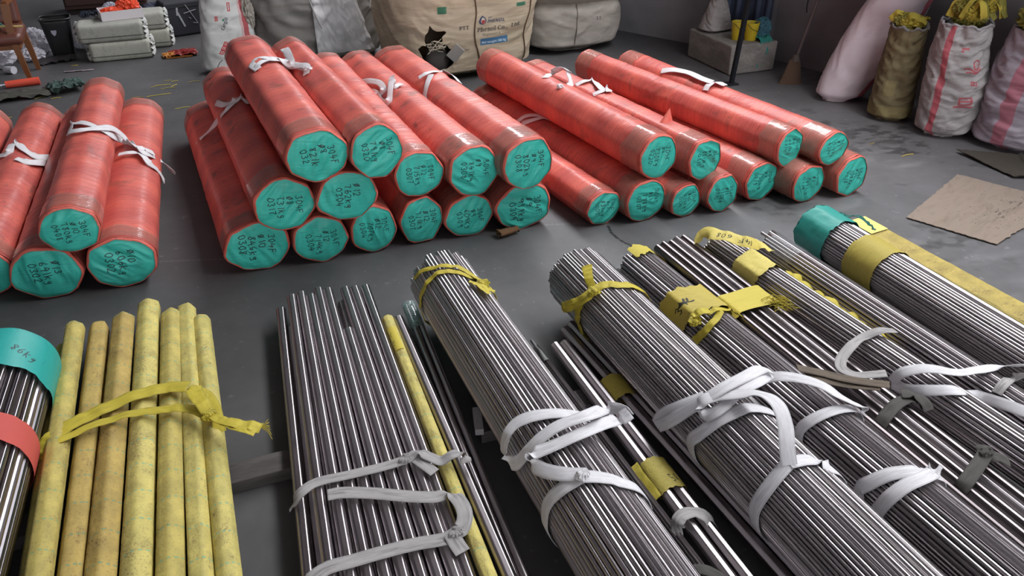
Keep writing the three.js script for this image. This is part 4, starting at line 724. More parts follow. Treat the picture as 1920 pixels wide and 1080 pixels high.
// loose tubes
const ORD = ['first', 'second', 'third', 'fourth', 'fifth', 'sixth', 'seventh', 'eighth', 'ninth', 'tenth', 'eleventh', 'twelfth'];
function bar3(name, label, cat, xAt, s, y, zFar, zNear, d, mat, group) {
  const zc = (zFar + zNear) / 2, L = +((zNear - zFar) / Math.cos(Math.atan(s))).toFixed(2), g = rodGeo(d, L, 24);
  const m = solo(name, g, mat, label, cat, [xAt + s * (zc + 2.3), y, zc], Math.atan(s), group); return m;
}
{
  const xs = [0.051, 0.114, 0.167, 0.214, 0.261, 0.309, 0.355, 0.4, 0.447, 0.49].map((x) => x * 1.03), sl = [-0.079, -0.073, -0.066, -0.06, -0.055, -0.05, -0.042, -0.038, -0.036, -0.042];
  const far = [-3.4, -3.44, -3.45, -3.41, -3.46, -3.44, -3.06, -3.42, -3.41, -3.4];
  xs.forEach((x, i) => bar3('steel_tube', `polished steel tube, ${ORD[9 - i]} from the slim yellow wrapped bar`, 'steel tube', x, sl[i], i ? 0.136 : 0.1, far[i] - 0.0, NEAR, 0.0475, TUBE_STEEL[i % 3]));
  for (let i = 0; i < 9; i++) bar3('steel_tube', 'steel tube of the lower layer, under the polished ones', 'steel tube', xs[i + 1] - 0.024 + (i ? 0 : 0.0), sl[i + 1], 0.085, [-3.3, -3.36, -3.38, -3.42, -3.4, -3.4, -3.44, -3.3, -3.36][i] + 0.06, NEAR, 0.0475, TUBE_STEEL[(i + 1) % 3], 'steel tubes of the lower layer');
  bar3('steel_tube', 'stout dull steel tube against the slim yellow wrapped bar', 'steel tube', 0.618, -0.027, 0.115, -3.1, NEAR, 0.05, TUBE_STEEL[2]);
  // slim pair, taped together at its end
  const o = thing('taped_tube_pair', 'slim pair of steel tubes taped together at one end', 'steel tube', [0, 0, 0]);
  for (const [x, s] of [[0.664, -0.052], [0.696, -0.055]]) { const zc = -1.8, m = part('tube', rodGeo(0.03, 2.9, 20), TUBE_STEEL[0], o); m.position.set(x + s * (zc + 2.3), 0.078, zc); m.rotation.y = Math.atan(s); }
  const tp = gridGeo((u, v) => { const t = u * 2 * Math.PI, z = lerp(-3.27, -3.04, v), x = 0.68 - 0.0535 * (z + 2.3); return V(x + Math.cos(t) * 0.036, 0.078 + Math.sin(t) * 0.019 + 0.001 * N(t * 3, v * 8), z); }, 28, 12, { closed: true });
  part('tape', uvScale(flip(tp), 3, 2), phys({ color: rgb(150, 172, 168), transparent: true, opacity: 0.55, roughness: 0.12, clearcoat: 1, clearcoatRoughness: 0.06, bumpMap: tapeBump, bumpScale: 0.004 }), o);
}
// yellow wrapped round bars
function wrappedBar(name, label, cat, xAt, s, y, zFar, zNear, d, mat, seed, group, marks) {
  const zc = (zFar + zNear) / 2, L = zNear - zFar, o = thing(name, label, cat, [xAt + s * (zc + 2.3), y - d / 2, zc], Math.atan(s), group), r = rng(seed), n = 5 + Math.floor(r() * 3);
  const g = gridGeo((u, v) => {
    const t = u * 2 * Math.PI, z = -L / 2 + v * L, e = Math.min(v, 1 - v) * L, k = e < 0.03 ? Math.sqrt(clamp(e / 0.03) * 0.92 + 0.0004) : 1, sgm = 2 * Math.PI / n, m = ((t - seed) % sgm + sgm) % sgm - sgm / 2;
    const q = d / 2 * k * lerp(1, Math.cos(sgm / 2) / Math.cos(m), 0.78) * 1.06 * (1 + 0.035 * fbm(Math.cos(t) * 1.5 + seed, Math.sin(t) * 1.5, z * 6, 3));
    return V(Math.cos(t) * q, d / 2 + Math.sin(t) * q, z - (e < 0.03 && v < 0.5 ? 0.012 * Math.sin(t + seed) : 0));
  }, 26, 170, { closed: true });
  const uv = g.attributes.uv; for (let i = 0; i < uv.count; i++) uv.setXY(i, uv.getX(i) * 0.6 + seed * 0.13, uv.getY(i) * L / 0.55 + seed * 0.31);
  part('yellow_wrapping', flip(g), mat, o);
  const ov = gridGeo((u, v) => { const t = -0.7 + 1.9 * u, z = -L / 2 + lerp(0.1, L - 0.1, v), q = d / 2 * 1.06 + 0.0015 + 0.0015 * N(z * 14, u * 3, seed); return V(Math.sin(t) * q * 0.99, d / 2 + Math.cos(t) * q * 0.97, z); }, 6, 90);
  return o;
}
{
  const xs = [-0.805, -0.764, -0.68, -0.588, -0.482, -0.382, -0.298, -0.222], sl = [0, -0.008, -0.014, -0.024, -0.026, -0.026, -0.012, 0.0], far = [-3.47, -3.55, -3.56, -3.6, -3.68, -3.55, -3.6, -3.48], d = [0.07, 0.082, 0.088, 0.098, 0.1, 0.094, 0.084, 0.078], y = [0.096, 0.145, 0.11, 0.112, 0.112, 0.11, 0.104, 0.1];
  let tied;
  xs.forEach((x, i) => wrappedBar('yellow_wrapped_bar', i ? `yellow sheet wrapped bar, ${ORD[i]} from the teal capped rod bundle` : 'dull yellow wrapped bar, lowest one next to the teal capped rod bundle', 'wrapped bar', x, sl[i], y[i], far[i], NEAR, d[i], yellowWrap[[4, 3, 2, 2, 1, 3, 0, 1][i]], 3 + i * 2));
  const o = thing('yellow_tie', 'yellow plastic ribbon tied round the yellow wrapped bars', 'ribbon', [-0.5, 0.12, -2.7]);
  addTies(o, 'Y', 'ribbon_strand');
  const r = rng(8), fr = [], k = TIE_DATA.Y[3][1].at(-1);
  for (let i = 0; i < 14; i++) { const a = (r() - 0.5) * 0.04, b = (r() - 0.5) * 0.04; fr.push(tube([[k[0] + 0.5, k[1] - 0.12, k[2] + 2.7], [k[0] + 0.5 + 0.02, k[1] - 0.12 + a, k[2] + 2.7 + b], [k[0] + 0.53, k[1] - 0.12 + a * 2 - 0.01, k[2] + 2.7 + b * 2]], 0.0014, 5, 4)); }
  part('frayed_end', merge(fr), WEB.yellow, o);
  const t = wrappedBar('yellow_wrapped_bar', 'slim yellow wrapped bar with black handwriting, lying among the polished tubes', 'wrapped bar', 0.562, -0.035, 0.128, -3.13, NEAR, 0.052, yellowWrap[1], 41);
  const L = NEAR + 3.13;
  part('handwriting', gridGeo((u, v) => { const a = lerp(-0.9, 0.5, u), q = 0.0295; return V(Math.sin(a) * q, 0.026 + Math.cos(a) * q, -L / 2 + lerp(0.14, 0.32, v)); }, 8, 8), phys({ map: canvasTex(128, 512, (x, w, h) => { x.fillStyle = 'rgb(206,186,72)'; x.fillRect(0, 0, w, h); const q = rng(4); for (let i = 0; i < 300; i++) { x.strokeStyle = q() < 0.5 ? 'rgba(250,235,150,0.2)' : 'rgba(110,95,40,0.2)'; x.beginPath(); const a = q() * w, b = q() * h; x.moveTo(a, b); x.lineTo(a + 10, b + 14); x.stroke(); } x.strokeStyle = 'rgba(25,25,22,0.9)'; x.translate(30, 380); x.scale(1, -1); x.rotate(Math.PI / 2); hand(x, '46', 0, 0, 56, q, 7); hand(x, '346', 160, 0, 56, q, 7); }), roughness: 0.75 }), t);
}
// short tubes between the two big bundles
{
  const y = 0.083;
  const wires = thing('wire_rod_bundle', 'narrow bundle of thin steel wires with a taped tip', 'steel bundle', [0, 0, 0]), r = rng(6);
  for (const [i, j] of [[0, 0], [1, 0], [0.5, 0.87], [-0.5, 0.87], [-1, 0], [-0.5, -0.87], [0.5, -0.87]]) { const zc = -1.62, m = part('wire', rodGeo(0.0105, 2.15, 8), STEEL[Math.floor(r() * 5)], wires); m.position.set(1.183 + 0.02 * (zc + 2.3) + i * 0.0105, 0.078 + j * 0.0105, zc + (r() - 0.5) * 0.03); m.rotation.y = 0.02; }
  part('taped_tip', gridGeo((u, v) => { const t = u * 2 * Math.PI, q = (0.007 + 0.009 * v) * (1 + 0.2 * N(t, v * 5)); return V(1.175 + Math.cos(t) * q, 0.08 + Math.sin(t) * q, lerp(-2.76, -2.58, v)); }, 16, 10, { closed: true }), std({ color: rgb(96, 96, 95), roughness: 0.5 }), wires);
  const a = thing('ringed_tube_pair', 'pair of steel tubes in a scribbled yellow sleeve and a webbing ring', 'steel tube', [0, 0, 0]);
  for (const [x, s] of [[1.258, 0.002], [1.305, 0.008]]) { const zc = -1.5, m = part('tube', rodGeo(0.046, 2.36, 24), TUBE_STEEL[1], a); m.position.set(x + s * (zc + 2.3), y, zc); m.rotation.y = Math.atan(s); }
  const oval = (cx, hw, hh, z0, z1, seed) => gridGeo((u, v) => { const t = lerp(-2.6, 2.0, u), k = 1 + 0.05 * fbm(t * 3, v * 4, seed, 3); return V(cx + Math.sin(t) * hw * k, y + Math.cos(t) * hh * k, lerp(z0, z1, v) + 0.012 * N(t * 3, seed) ); }, 40, 12);
  part('yellow_sleeve', oval(1.284, 0.055, 0.034, -1.86, -1.7, 3), sheetMat(scribble(172, 156, 72, 71, [['58', 300, 90, 50, 0.3]])), a);
  part('loose_flap', ribbon([[1.21, 0.085, -1.87, -0.7, 0.7, 0], [1.205, 0.09, -1.8, -0.7, 0.7, 0], [1.215, 0.075, -1.7, -0.7, 0.7, 0]], 0.05, { ruffle: 0.01, seed: 3 }), endSheet, a);
  const b = thing('sleeved_tube_pair', 'pair of steel tubes with a crumpled yellow sleeve, tucked under the thick bundle', 'steel tube', [0, 0, 0]);
  for (const [x, s, f] of [[1.372, 0.05, 0], [1.42, 0.05, 0.03]]) { const zc = -1.58, m = part('tube', rodGeo(0.046, 2.4, 24), TUBE_STEEL[2], b); m.position.set(x + s * (zc + 2.3), y, zc - f); m.rotation.y = Math.atan(s); }
  part('yellow_sleeve', oval(1.375, 0.054, 0.034, -2.36, -2.22, 9), sheetMat(scribble(188, 170, 76, 73)), b);
}
// slings
const SLING_LABEL = {
  tube_upper: 'grey webbing sling knotted over the polished tubes, farther of the two', tube_lower: 'grey webbing sling with a flat tongue lying on the polished tubes', b2: 'white webbing sling looped over the bundle next to the loose tubes',
  b3: 'white webbing sling with bows standing on the thick thin-rod bundle', b4_far: 'white webbing sling round the scribbled-sleeve bundle with a twisted tail', b4_near: 'white webbing sling with a stitched end, nearer one round the scribbled-sleeve bundle',
  b5_far: 'dark dirty webbing sling folded on the thick bars below the brown strap', b5_near: 'dark dirty webbing sling knotted over the thick bars', b6: 'grey leaf-shaped webbing loop lying over the pale-ringed thin bundle', b6_brown: 'brown stained webbing strap folded across the bundles',
  b7_white: 'long dirty white webbing sling stretching over the film-bound bundle', b7_grey: 'short grey webbing loop round the film-bound bundle', p_ring: 'grey webbing ring round the pair of tubes with the scribbled sleeve', p_near: 'dark webbing end between the tube pair and the rod bundle',
  l5: 'white strap draped from the top roll of the three-roll pile', l2: 'white strap round the dusty roll next to the three-roll pile', m7: 'white strap hanging over the roll marked 731kg', m12: 'white strap tied across the rolls marked 821k and 791kg', m10: 'white knotted strap on the roll marked 841kg 0308 Ø9',
  m11: 'white strap round the roll marked 802kg', r2: 'white double strap round the roll marked 788kg', r8: 'white knotted strap on the roll marked 730kg', r9: 'white knotted strap on the roll marked 850kg', r11: 'broad white strap on the roll marked 514kg',
};
for (const [k, [col, w, ribs]] of Object.entries(SLING_DATA)) {
  const o0 = ribs[0][0], base = V(o0[0], o0[1], o0[2]), o = thing('webbing_sling', SLING_LABEL[k], 'strap', [base.x, base.y, base.z], 0, 'webbing straps');
  let main; ribs.forEach((pts, i) => { const q = part(i ? 'strap_end' : 'strap', ribbon(pts, w, { origin: base, seed: i + k.length, ruffle: 0.0008, thick: 0.003 }), WEB[col], o); main ??= q; });
  if (['tube_upper', 'tube_lower', 'b2', 'm12', 'm10', 'r8', 'b5_near'].includes(k)) { const e = ribs[k === 'tube_lower' ? 1 : 0].at(k === 'tube_lower' ? 0 : -1); part('knot', knotGeo(0.02, k.length).translate(e[0] - base.x, e[1] - base.y + 0.006, e[2] - base.z), WEB[col], main); }
}
// ---------- sacks, bags and clutter at the back ----------
// upright sack: path(t) gives the centre, w and d the half widths; e the squareness; returns surface S(u, v), front of the sack at u = 0.5 facing local +z
function sackSurf({ h, w, d, path = (t) => [0, t * h, 0], e = 2.6, wr = 0.02, seed = 1, fold = 1 }) {
  return (u, v) => {
    const a = Math.PI / 2 - (u - 0.5) * 2 * Math.PI, c = Math.cos(a), s = Math.sin(a), k = (Math.abs(c) ** e + Math.abs(s) ** e) ** (-1 / e);
    const base = smooth(0, 0.07, v), W = w(v) * (0.55 + 0.45 * base), D = d(v) * (0.55 + 0.45 * base), p = path(v);
    const X = c * 1.3 + seed * 3.3 + 0.25 * v, Y = s * 1.3 + v * 5 * fold, crease = -Math.abs(fbm(X + 0.4 * N(c * 2, s * 2, v * 4), Y * 1.3, seed, 4)) * 2 + 0.4 + 0.7 * fbm(X * 1.1, Y * 0.7 + c, seed + 5, 3);
    const q = 1 + wr * crease / Math.max(0.06, Math.min(W, D));
    return V(p[0] + c * k * W * q, p[1], p[2] + s * k * D * q);
  };
}
const sackGeo = (o, nu = 72, nv = 64, opt = {}) => gridGeo(o, nu, nv, { closed: true, ...opt });
const clothBump = paint(256, 256, (u, v, x, y) => { const h = 128 + 6 * Math.sin(x * 1.55) * Math.sin(y * 1.55) + 110 * ringf(u, v, 3, 9, 4); return [h, h, h]; }, { srgb: false });
const grimeOver = (x, w, h, seed, amt, col = '70,64,52') => { const r = rng(seed); for (let i = 0; i < 240 * amt; i++) { x.fillStyle = `rgba(${col},${0.02 + 0.07 * r()})`; x.beginPath(); x.ellipse(r() * w, r() * h, 4 + r() * 60, 2 + r() * 18, (r() - 0.5) * 1.2, 0, 7); x.fill(); } for (let i = 0; i < 160 * amt; i++) { x.strokeStyle = `rgba(${col},${0.05 + 0.14 * r()})`; x.lineWidth = 0.6 + 1.6 * r(); const a = r() * w, b = r() * h; x.beginPath(); x.moveTo(a, b); x.quadraticCurveTo(a + 20, b + (r() - 0.5) * 20, a + 20 + 50 * r(), b + (r() - 0.5) * 26); x.stroke(); } };
const cloth = (draw, extra = {}) => std({ map: canvasTex(768, 512, draw), bumpMap: clothBump, bumpScale: 0.004, roughness: 0.82, ...extra });
// crumpled sheet or rag
function crumple(w, h, d, seed, n = 22, sharp = 2.2) { return gridGeo((u, v) => { const x = (u - 0.5) * w, z = (v - 0.5) * h; return V(x + 0.25 * d * N(u * 5 + seed, v * 5), d * (0.5 - Math.abs(fbm(u * sharp * 2 + seed, v * sharp * 2, seed, 4)) * 2.4) * smooth(0, 0.15, Math.min(u, 1 - u) + 0.06) + d * 0.5, z + 0.25 * d * N(u * 5, v * 5 + seed)); }, n, n); }
// wadded rag with folds all round
function wad(rx, ry, rz, seed, sharp = 3.2, amp = 0.5) { const g = new THREE.IcosahedronGeometry(1, 14), p = g.attributes.position; for (let i = 0; i < p.count; i++) { const a = V(p.getX(i), p.getY(i), p.getZ(i)); const k = 1 + amp * (0.35 - Math.abs(N(a.x * sharp + seed, a.y * sharp * 0.7, a.z * sharp)) * 1.6 + 0.35 * N(a.x * 7 + seed, a.y * 7, a.z * 7)); p.setXYZ(i, a.x * k * rx, a.y * k * ry, a.z * k * rz); } g.computeVertexNormals(); return g; }

// rolled-over cloth mouth of an open sack
const rimRing = (S, seed) => gridGeo((u, v) => { const p = S(u, 1), c = S(0, 1).add(S(0.25, 1)).add(S(0.5, 1)).add(S(0.75, 1)).divideScalar(4), n = p.clone().sub(c).normalize(), a = v * 2 * Math.PI, q = 0.008 + 0.007 * N(u * 14, seed); return p.addScaledVector(n, Math.cos(a) * q).add(V(0, Math.sin(a) * q * 1.4 + 0.025 * N(u * 9, seed + 3) + 0.02 * N(u * 25, seed), 0)); }, 90, 10, { closed: true });

// big printed bulk bag with a torn hole
{
  const o = thing('bulk_bag', 'beige bulk bag with a flame emblem, company print and a torn hole', 'bag', [2.3, 0, -7.35], 0.12);
  const S = sackSurf({ h: 1.35, w: (t) => 0.7 * (0.9 + 0.14 * Math.sin(t * 3.0)), d: (t) => 0.5 * (0.92 + 0.12 * Math.sin(t * 3)), path: (t) => [0, t * 1.35, 0], e: 3.4, wr: 0.03, seed: 4, fold: 0.6 });
  const hole = [[0.38, 0.24], [0.388, 0.262], [0.395, 0.258], [0.392, 0.29], [0.397, 0.33], [0.402, 0.35], [0.405, 0.392], [0.411, 0.36], [0.418, 0.348], [0.43, 0.35], [0.434, 0.338], [0.425, 0.312], [0.426, 0.285], [0.419, 0.268], [0.432, 0.258], [0.437, 0.23], [0.446, 0.215], [0.449, 0.16], [0.441, 0.12], [0.43, 0.098], [0.41, 0.093], [0.398, 0.125], [0.39, 0.15]];
  const inside = (u, v) => { let c = false; for (let i = 0, j = hole.length - 1; i < hole.length; j = i++) { const [a, b] = hole[i], [p, q] = hole[j]; if ((b > v) !== (q > v) && u < (p - a) * (v - b) / (q - b) + a) c = !c; } return c; };
  const mat = cloth((x, w, h) => {
    x.fillStyle = 'rgb(206,188,164)'; x.fillRect(0, 0, w, h);
    grimeOver(x, w, h, 5, 2.4, '96,76,54'); grimeOver(x, w, h, 15, 1.2, '150,112,80');
    const Y = (v) => h * (1 - v), X = (u) => w * u, put = (t, u, v, font, col) => { x.save(); x.translate(X(u), Y(v)); x.scale(0.47, 1); x.font = font; x.fillStyle = col; x.fillText(t, 0, 0); x.restore(); };
    x.save(); x.translate(X(0.506), Y(0.39)); x.scale(0.42, 0.95);                 // flame emblem
    x.fillStyle = 'rgb(52,58,92)'; x.beginPath(); x.moveTo(0, -16); x.bezierCurveTo(20, -4, 18, 13, 2, 14); x.bezierCurveTo(-18, 14, -18, -2, 0, -16); x.fill();
    x.fillStyle = 'rgb(214,200,186)'; x.beginPath(); x.moveTo(1, -11); x.bezierCurveTo(12, -4, 14, 6, 8, 12); x.bezierCurveTo(-10, 13, -10, 0, 1, -11); x.fill();
    x.fillStyle = 'rgb(176,72,66)'; x.beginPath(); x.ellipse(3, 5, 7, 7, 0, 0, 7); x.fill(); x.restore();
    put('PHENOL', 0.516, 0.37, 'italic bold 15px sans-serif', 'rgb(46,54,82)'); put('ptt', 0.518, 0.397, 'italic bold 8px sans-serif', 'rgb(46,54,82)');
    put('PTT', 0.458, 0.345, 'bold 17px serif', 'rgb(50,46,44)'); put('Phenol Co.,', 0.495, 0.318, 'bold 19px serif', 'rgb(50,46,44)'); put('Ltd.', 0.567, 0.322, 'bold 18px serif', 'rgb(50,46,44)'); put('Bisphenol-A', 0.507, 0.287, '11px serif', 'rgb(60,56,52)');
    x.fillStyle = 'rgb(70,112,150)'; x.fillRect(X(0.503), Y(0.27), 47, 22); put('Net weight: 500 kg', 0.506, 0.236, 'bold 10px sans-serif', 'rgb(206,218,226)');
    x.fillStyle = 'rgb(60,110,84)'; x.fillRect(X(0.42), Y(0.5), 12, 22); x.fillRect(X(0.575), Y(0.475), 14, 12);
    x.font = '12px serif'; x.fillStyle = 'rgb(70,60,54)'; put('ber', 0.468, 0.2, '11px serif', 'rgb(70,60,54)');
  });
  const fine = (t, a, b) => (t < 0.25 ? lerp(0, a, t / 0.25) : t < 0.75 ? lerp(a, b, (t - 0.25) * 2) : lerp(b, 1, (t - 0.75) * 4)), fu = (t) => fine(t, 0.375, 0.452), fv = (t) => fine(t, 0.085, 0.4);
  const bg0 = gridGeo((u, v) => S(fu(u), fv(v)), 200, 200, { closed: true, skip: (u, v) => inside(fu(u), fv(v)) }), bu = bg0.attributes.uv; for (let i = 0; i < bu.count; i++) bu.setXY(i, fu(bu.getX(i)), fv(bu.getY(i)));
  const bagCloth = part('bag_cloth', bg0, mat, o);
  part('bag_top', gridGeo((u, v) => { const p = S(u, 1), q = V(0, p.y + 0.05 * v, 0); return p.lerp(q, v); }, 60, 6, { closed: true }), mat, o);
  const c = S(0.42, 0.17), r = rng(12), fib = [];
  for (let i = 0; i < 22; i++) { const p = S(0.4 + r() * 0.035, 0.25 + r() * 0.03); fib.push(tube([[p.x, p.y, p.z], [p.x + (r() - 0.5) * 0.14, p.y + (r() - 0.6) * 0.06, p.z + 0.02], [p.x + (r() - 0.5) * 0.22, p.y + (r() - 0.6) * 0.1, p.z + 0.01]], 0.0025, 6, 4)); }
  part('torn_fibres', merge(fib), std({ color: rgb(214, 200, 178), roughness: 0.9 }), bagCloth);
  const scrap = rbox(0.1, 0.14, 0.02, 0.004, 1); scrap.rotateZ(-0.75); scrap.rotateY(-0.4); const sc = S(0.447, 0.2); scrap.translate(sc.x + 0.0, sc.y, sc.z + 0.02); part('foil_scrap', scrap, std({ color: rgb(196, 194, 190), metalness: 0.6, roughness: 0.35 }), o);
  const drum = new THREE.SphereGeometry(0.12, 20, 14); drum.scale(1, 1.15, 0.6); drum.translate(c.x, c.y - 0.04, c.z - 0.09); part('dark_bundle', drum, std({ color: rgb(72, 66, 64), roughness: 0.6 }), o);
  for (const [u0, u1] of [[0.478, 0.5], [0.595, 0.612]]) { const pts = []; for (let k = 0; k <= 16; k++) { const v = 0.02 + k / 16 * 0.95, p = S(lerp(u1, u0, k / 16) + 0.004 * Math.sin(k), v), n = V(p.x * 0.3, 0, p.z).normalize(); pts.push([p.x + n.x * 0.006, p.y, p.z + n.z * 0.006]); } part('binding_cord', tube(pts, 0.006, 60, 6), std({ color: rgb(104, 82, 62), roughness: 0.9 }), bagCloth); }
}
// plain bulk bag, folded in two tiers
{
  const o = thing('bulk_bag', 'plain grey bulk bag slumped in two tiers beside the printed one', 'bag', [3.58, 0, -7.7], 0.05);
  const S = sackSurf({ h: 1.35, w: (t) => 0.5 * (1 + 0.05 * Math.sin(t * 9)) * (1 - 0.1 * Math.exp(-(((t - 0.36) / 0.035) ** 2))) * (t > 0.36 ? 1.06 : 1), d: (t) => 0.42 * (1 - 0.14 * Math.exp(-(((t - 0.36) / 0.035) ** 2))) * (t > 0.36 ? 1.08 : 1), path: (t) => [0.03 * Math.sin(t * 6), t * 1.35, 0], e: 3, wr: 0.024, seed: 11, fold: 0.8 });
  part('bag_cloth', sackGeo(S, 120, 120), cloth((x, w, h) => { x.fillStyle = 'rgb(172,163,154)'; x.fillRect(0, 0, w, h); grimeOver(x, w, h, 8, 1.5, '88,80,72'); x.fillStyle = 'rgba(150,86,58,0.5)'; for (let i = 0; i < 8; i++) x.fillRect(w * 0.44 + i * 9, h * 0.36 + (i % 3) * 4, 6, 26 - (i % 4) * 5); x.fillStyle = 'rgba(160,100,70,0.35)'; x.fillRect(w * 0.52, h * 0.44, 60, 12); x.fillStyle = 'rgb(80,74,70)'; x.font = '17px serif'; x.fillText('1t', w * 0.53, h * 0.76); }), o);
  const pts = []; for (let k = 0; k <= 10; k++) { const p = S(0.47, 0.02 + k / 10 * 0.34); pts.push([p.x, p.y, p.z + 0.004]); } part('seam', tube(pts, 0.006, 30, 5), std({ color: rgb(128, 120, 112), roughness: 0.9 }), o);
}
// grey tarpaulin sack with pale plastic thrown over it
{
  const o = thing('tarpaulin_bundle', 'big grey tarpaulin bundle with pale plastic draped over it', 'bag', [1.12, 0, -8.25], -0.05);
  const S = sackSurf({ h: 1.1, w: (t) => 0.62 * Math.sqrt(1 - 0.25 * t), d: (t) => 0.45 * (1 - 0.15 * t), path: (t) => [0, t * 1.1, -0.06 * t], e: 2.8, wr: 0.06, seed: 21, fold: 0.5 });
  part('tarpaulin', sackGeo(S, 120, 90), cloth((x, w, h) => { x.fillStyle = 'rgb(136,130,126)'; x.fillRect(0, 0, w, h); grimeOver(x, w, h, 9, 1.6, '70,66,62'); x.fillStyle = 'rgba(70,104,92,0.35)'; x.fillRect(0, 0, w * 0.48, h * 0.3); }, { roughness: 0.6 }), o);
  part('plastic_sheet', gridGeo((u, v) => { const p = S(0.505 + u * 0.085 + 0.05 * v * (u - 0.25) - 0.012 * (1 - v), 0.86 - v * 0.76), n = V(p.x * 0.4, 0, p.z).normalize(); return p.addScaledVector(n, 0.02 + 0.035 * (0.5 - Math.abs(fbm(u * 6, v * 3, 7, 3)) * 2)); }, 40, 50), phys({ color: rgb(220, 217, 219), roughness: 0.4, clearcoat: 0.3, clearcoatRoughness: 0.3, bumpMap: clothBump, bumpScale: 0.006 }), o);
  part('torn_rib', tube([[-0.05, 0.62, 0.47], [-0.02, 0.5, 0.5], [0.03, 0.36, 0.5]], 0.007, 14, 5), std({ color: rgb(168, 162, 160), roughness: 0.7 }), o);
}
// white woven sack with red print, tied at its corner
{
  const o = thing('woven_sack', 'white woven sack with red marks and a tied ear behind the rolls', 'sack', [0.28, 0, -8.0], 0.25);
  const S = sackSurf({ h: 0.86, w: (t) => 0.27 * (1 - 0.32 * t), d: (t) => 0.16 * (1 - 0.3 * t), path: (t) => [0.06 * t, t * 0.86, -0.05 * t], wr: 0.014, seed: 31 });
  part('sack_cloth', sackGeo(S), cloth((x, w, h) => {
    x.fillStyle = 'rgb(214,212,210)'; x.fillRect(0, 0, w, h); grimeOver(x, w, h, 3, 0.5, '110,108,108');
    x.fillStyle = 'rgba(176,66,70,0.85)'; x.fillRect(w * 0.575, 0, 26, h); x.fillStyle = 'rgba(210,150,152,0.6)'; x.fillRect(w * 0.56, 0, 9, h);
    x.save(); x.translate(w * 0.45, h * 0.55); x.rotate(-1.15); x.fillStyle = 'rgb(60,66,72)'; x.font = 'bold 22px sans-serif'; x.fillText('Cargill', 0, 0); x.fillStyle = 'rgb(40,130,90)'; x.beginPath(); x.moveTo(48, -26); x.lineTo(62, -18); x.lineTo(44, -16); x.fill(); x.restore();
    x.strokeStyle = 'rgb(196,50,54)'; x.lineWidth = 4; for (let i = 0; i < 3; i++) { x.save(); x.translate(w * 0.415 + i * 9, h * 0.77 - i * 20); x.rotate(-1.1); x.strokeRect(0, 0, 18, 14); x.beginPath(); x.moveTo(4, 7); x.lineTo(14, 7); x.stroke(); x.restore(); }
    x.strokeRect(w * 0.49, h * 0.28, 10, 40); x.fillStyle = 'rgba(196,60,60,0.6)'; x.fillRect(w * 0.4, h * 0.4, 16, 26);
    x.strokeStyle = 'rgb(60,60,66)'; x.lineWidth = 3; x.beginPath(); x.moveTo(w * 0.39, h * 0.93); x.lineTo(w * 0.41, h * 0.86); x.lineTo(w * 0.425, h * 0.84); x.stroke();
  }), o);
  part('tied_ear', ribbon([[0.2, 0.62, 0.06, 0.4, 0.2, 0.9], [0.26, 0.66, 0.08, 0.2, 0.3, 0.9], [0.29, 0.72, 0.06, 0, 0.3, 0.9], [0.25, 0.75, 0.07, 0, 0.3, 0.9], [0.22, 0.69, 0.09, 0, 0.3, 0.9]], 0.06, { ruffle: 0.02, seed: 3 }), std({ color: rgb(196, 190, 184), roughness: 0.8 }), o);
  part('loose_collar', wad(0.07, 0.16, 0.06, 9, 3.5, 0.5).translate(0.2, 0.5, 0.04), std({ color: rgb(168, 160, 150), roughness: 0.85 }), o);
}
// sacks along the right-hand wall
const redPrint = (x, w, h) => {
  x.strokeStyle = x.fillStyle = 'rgba(186,84,92,0.85)';
  x.save(); x.translate(w * 0.575, h * 0.34); x.lineWidth = 7; x.beginPath(); x.ellipse(14, -16, 15, 20, 0.1, 0, 7); x.stroke(); x.beginPath(); x.ellipse(14, -12, 6, 10, 0, 0, 7); x.lineWidth = 2; x.stroke();
  x.lineWidth = 8; x.beginPath(); x.moveTo(-36, 6); x.bezierCurveTo(-22, -6, -6, 4, 4, 12); x.bezierCurveTo(14, 18, 26, 12, 34, 0); x.stroke(); x.lineWidth = 6; x.beginPath(); x.moveTo(-28, 18); x.bezierCurveTo(-12, 8, 2, 24, 30, 20); x.stroke(); x.restore();
  x.lineWidth = 4; x.strokeRect(w * 0.57, h * 0.45, 22, 16); x.strokeRect(w * 0.578, h * 0.458, 7, 8);
  x.save(); x.translate(w * 0.53, h * 0.6); x.rotate(-0.09); x.lineWidth = 8; x.strokeRect(0, 0, 44, 30); x.beginPath(); x.moveTo(6, 15); x.lineTo(40, 15); x.stroke(); x.fillRect(-20, 38, 72, 9); x.restore();
  x.fillRect(w * 0.5, h * 0.17, 34, 8); x.fillRect(w * 0.5, h * 0.19, 10, 9);
};
{
  const o = thing('woven_sack', 'clean white sack with a pink side stripe leaning on the wall', 'sack', [4.98, 0, -5.22], -0.55);
  const S = sackSurf({ h: 0.98, w: (t) => 0.2 * (0.75 + 0.5 * Math.sin(0.25 + t * 2.3)) , d: (t) => 0.15 * (0.8 + 0.35 * Math.sin(t * 2.6)), path: (t) => [0.02 + 0.42 * t, t * 0.98 + 0.0, -0.06 * t], wr: 0.012, seed: 41, fold: 0.7, e: 2.3 });
  part('sack_cloth', sackGeo(S), cloth((x, w, h) => { x.fillStyle = 'rgb(222,208,214)'; x.fillRect(0, 0, w, h); grimeOver(x, w, h, 4, 0.25, '130,120,124'); x.fillStyle = 'rgba(196,98,112,0.85)'; x.fillRect(w * 0.61, 0, 44, h); }), o);
  part('gathered_mouth', wad(0.15, 0.05, 0.07, 5, 4, 0.5).translate(0.46, 0.99, -0.05), std({ color: rgb(214, 200, 206), roughness: 0.8 }), o);
}
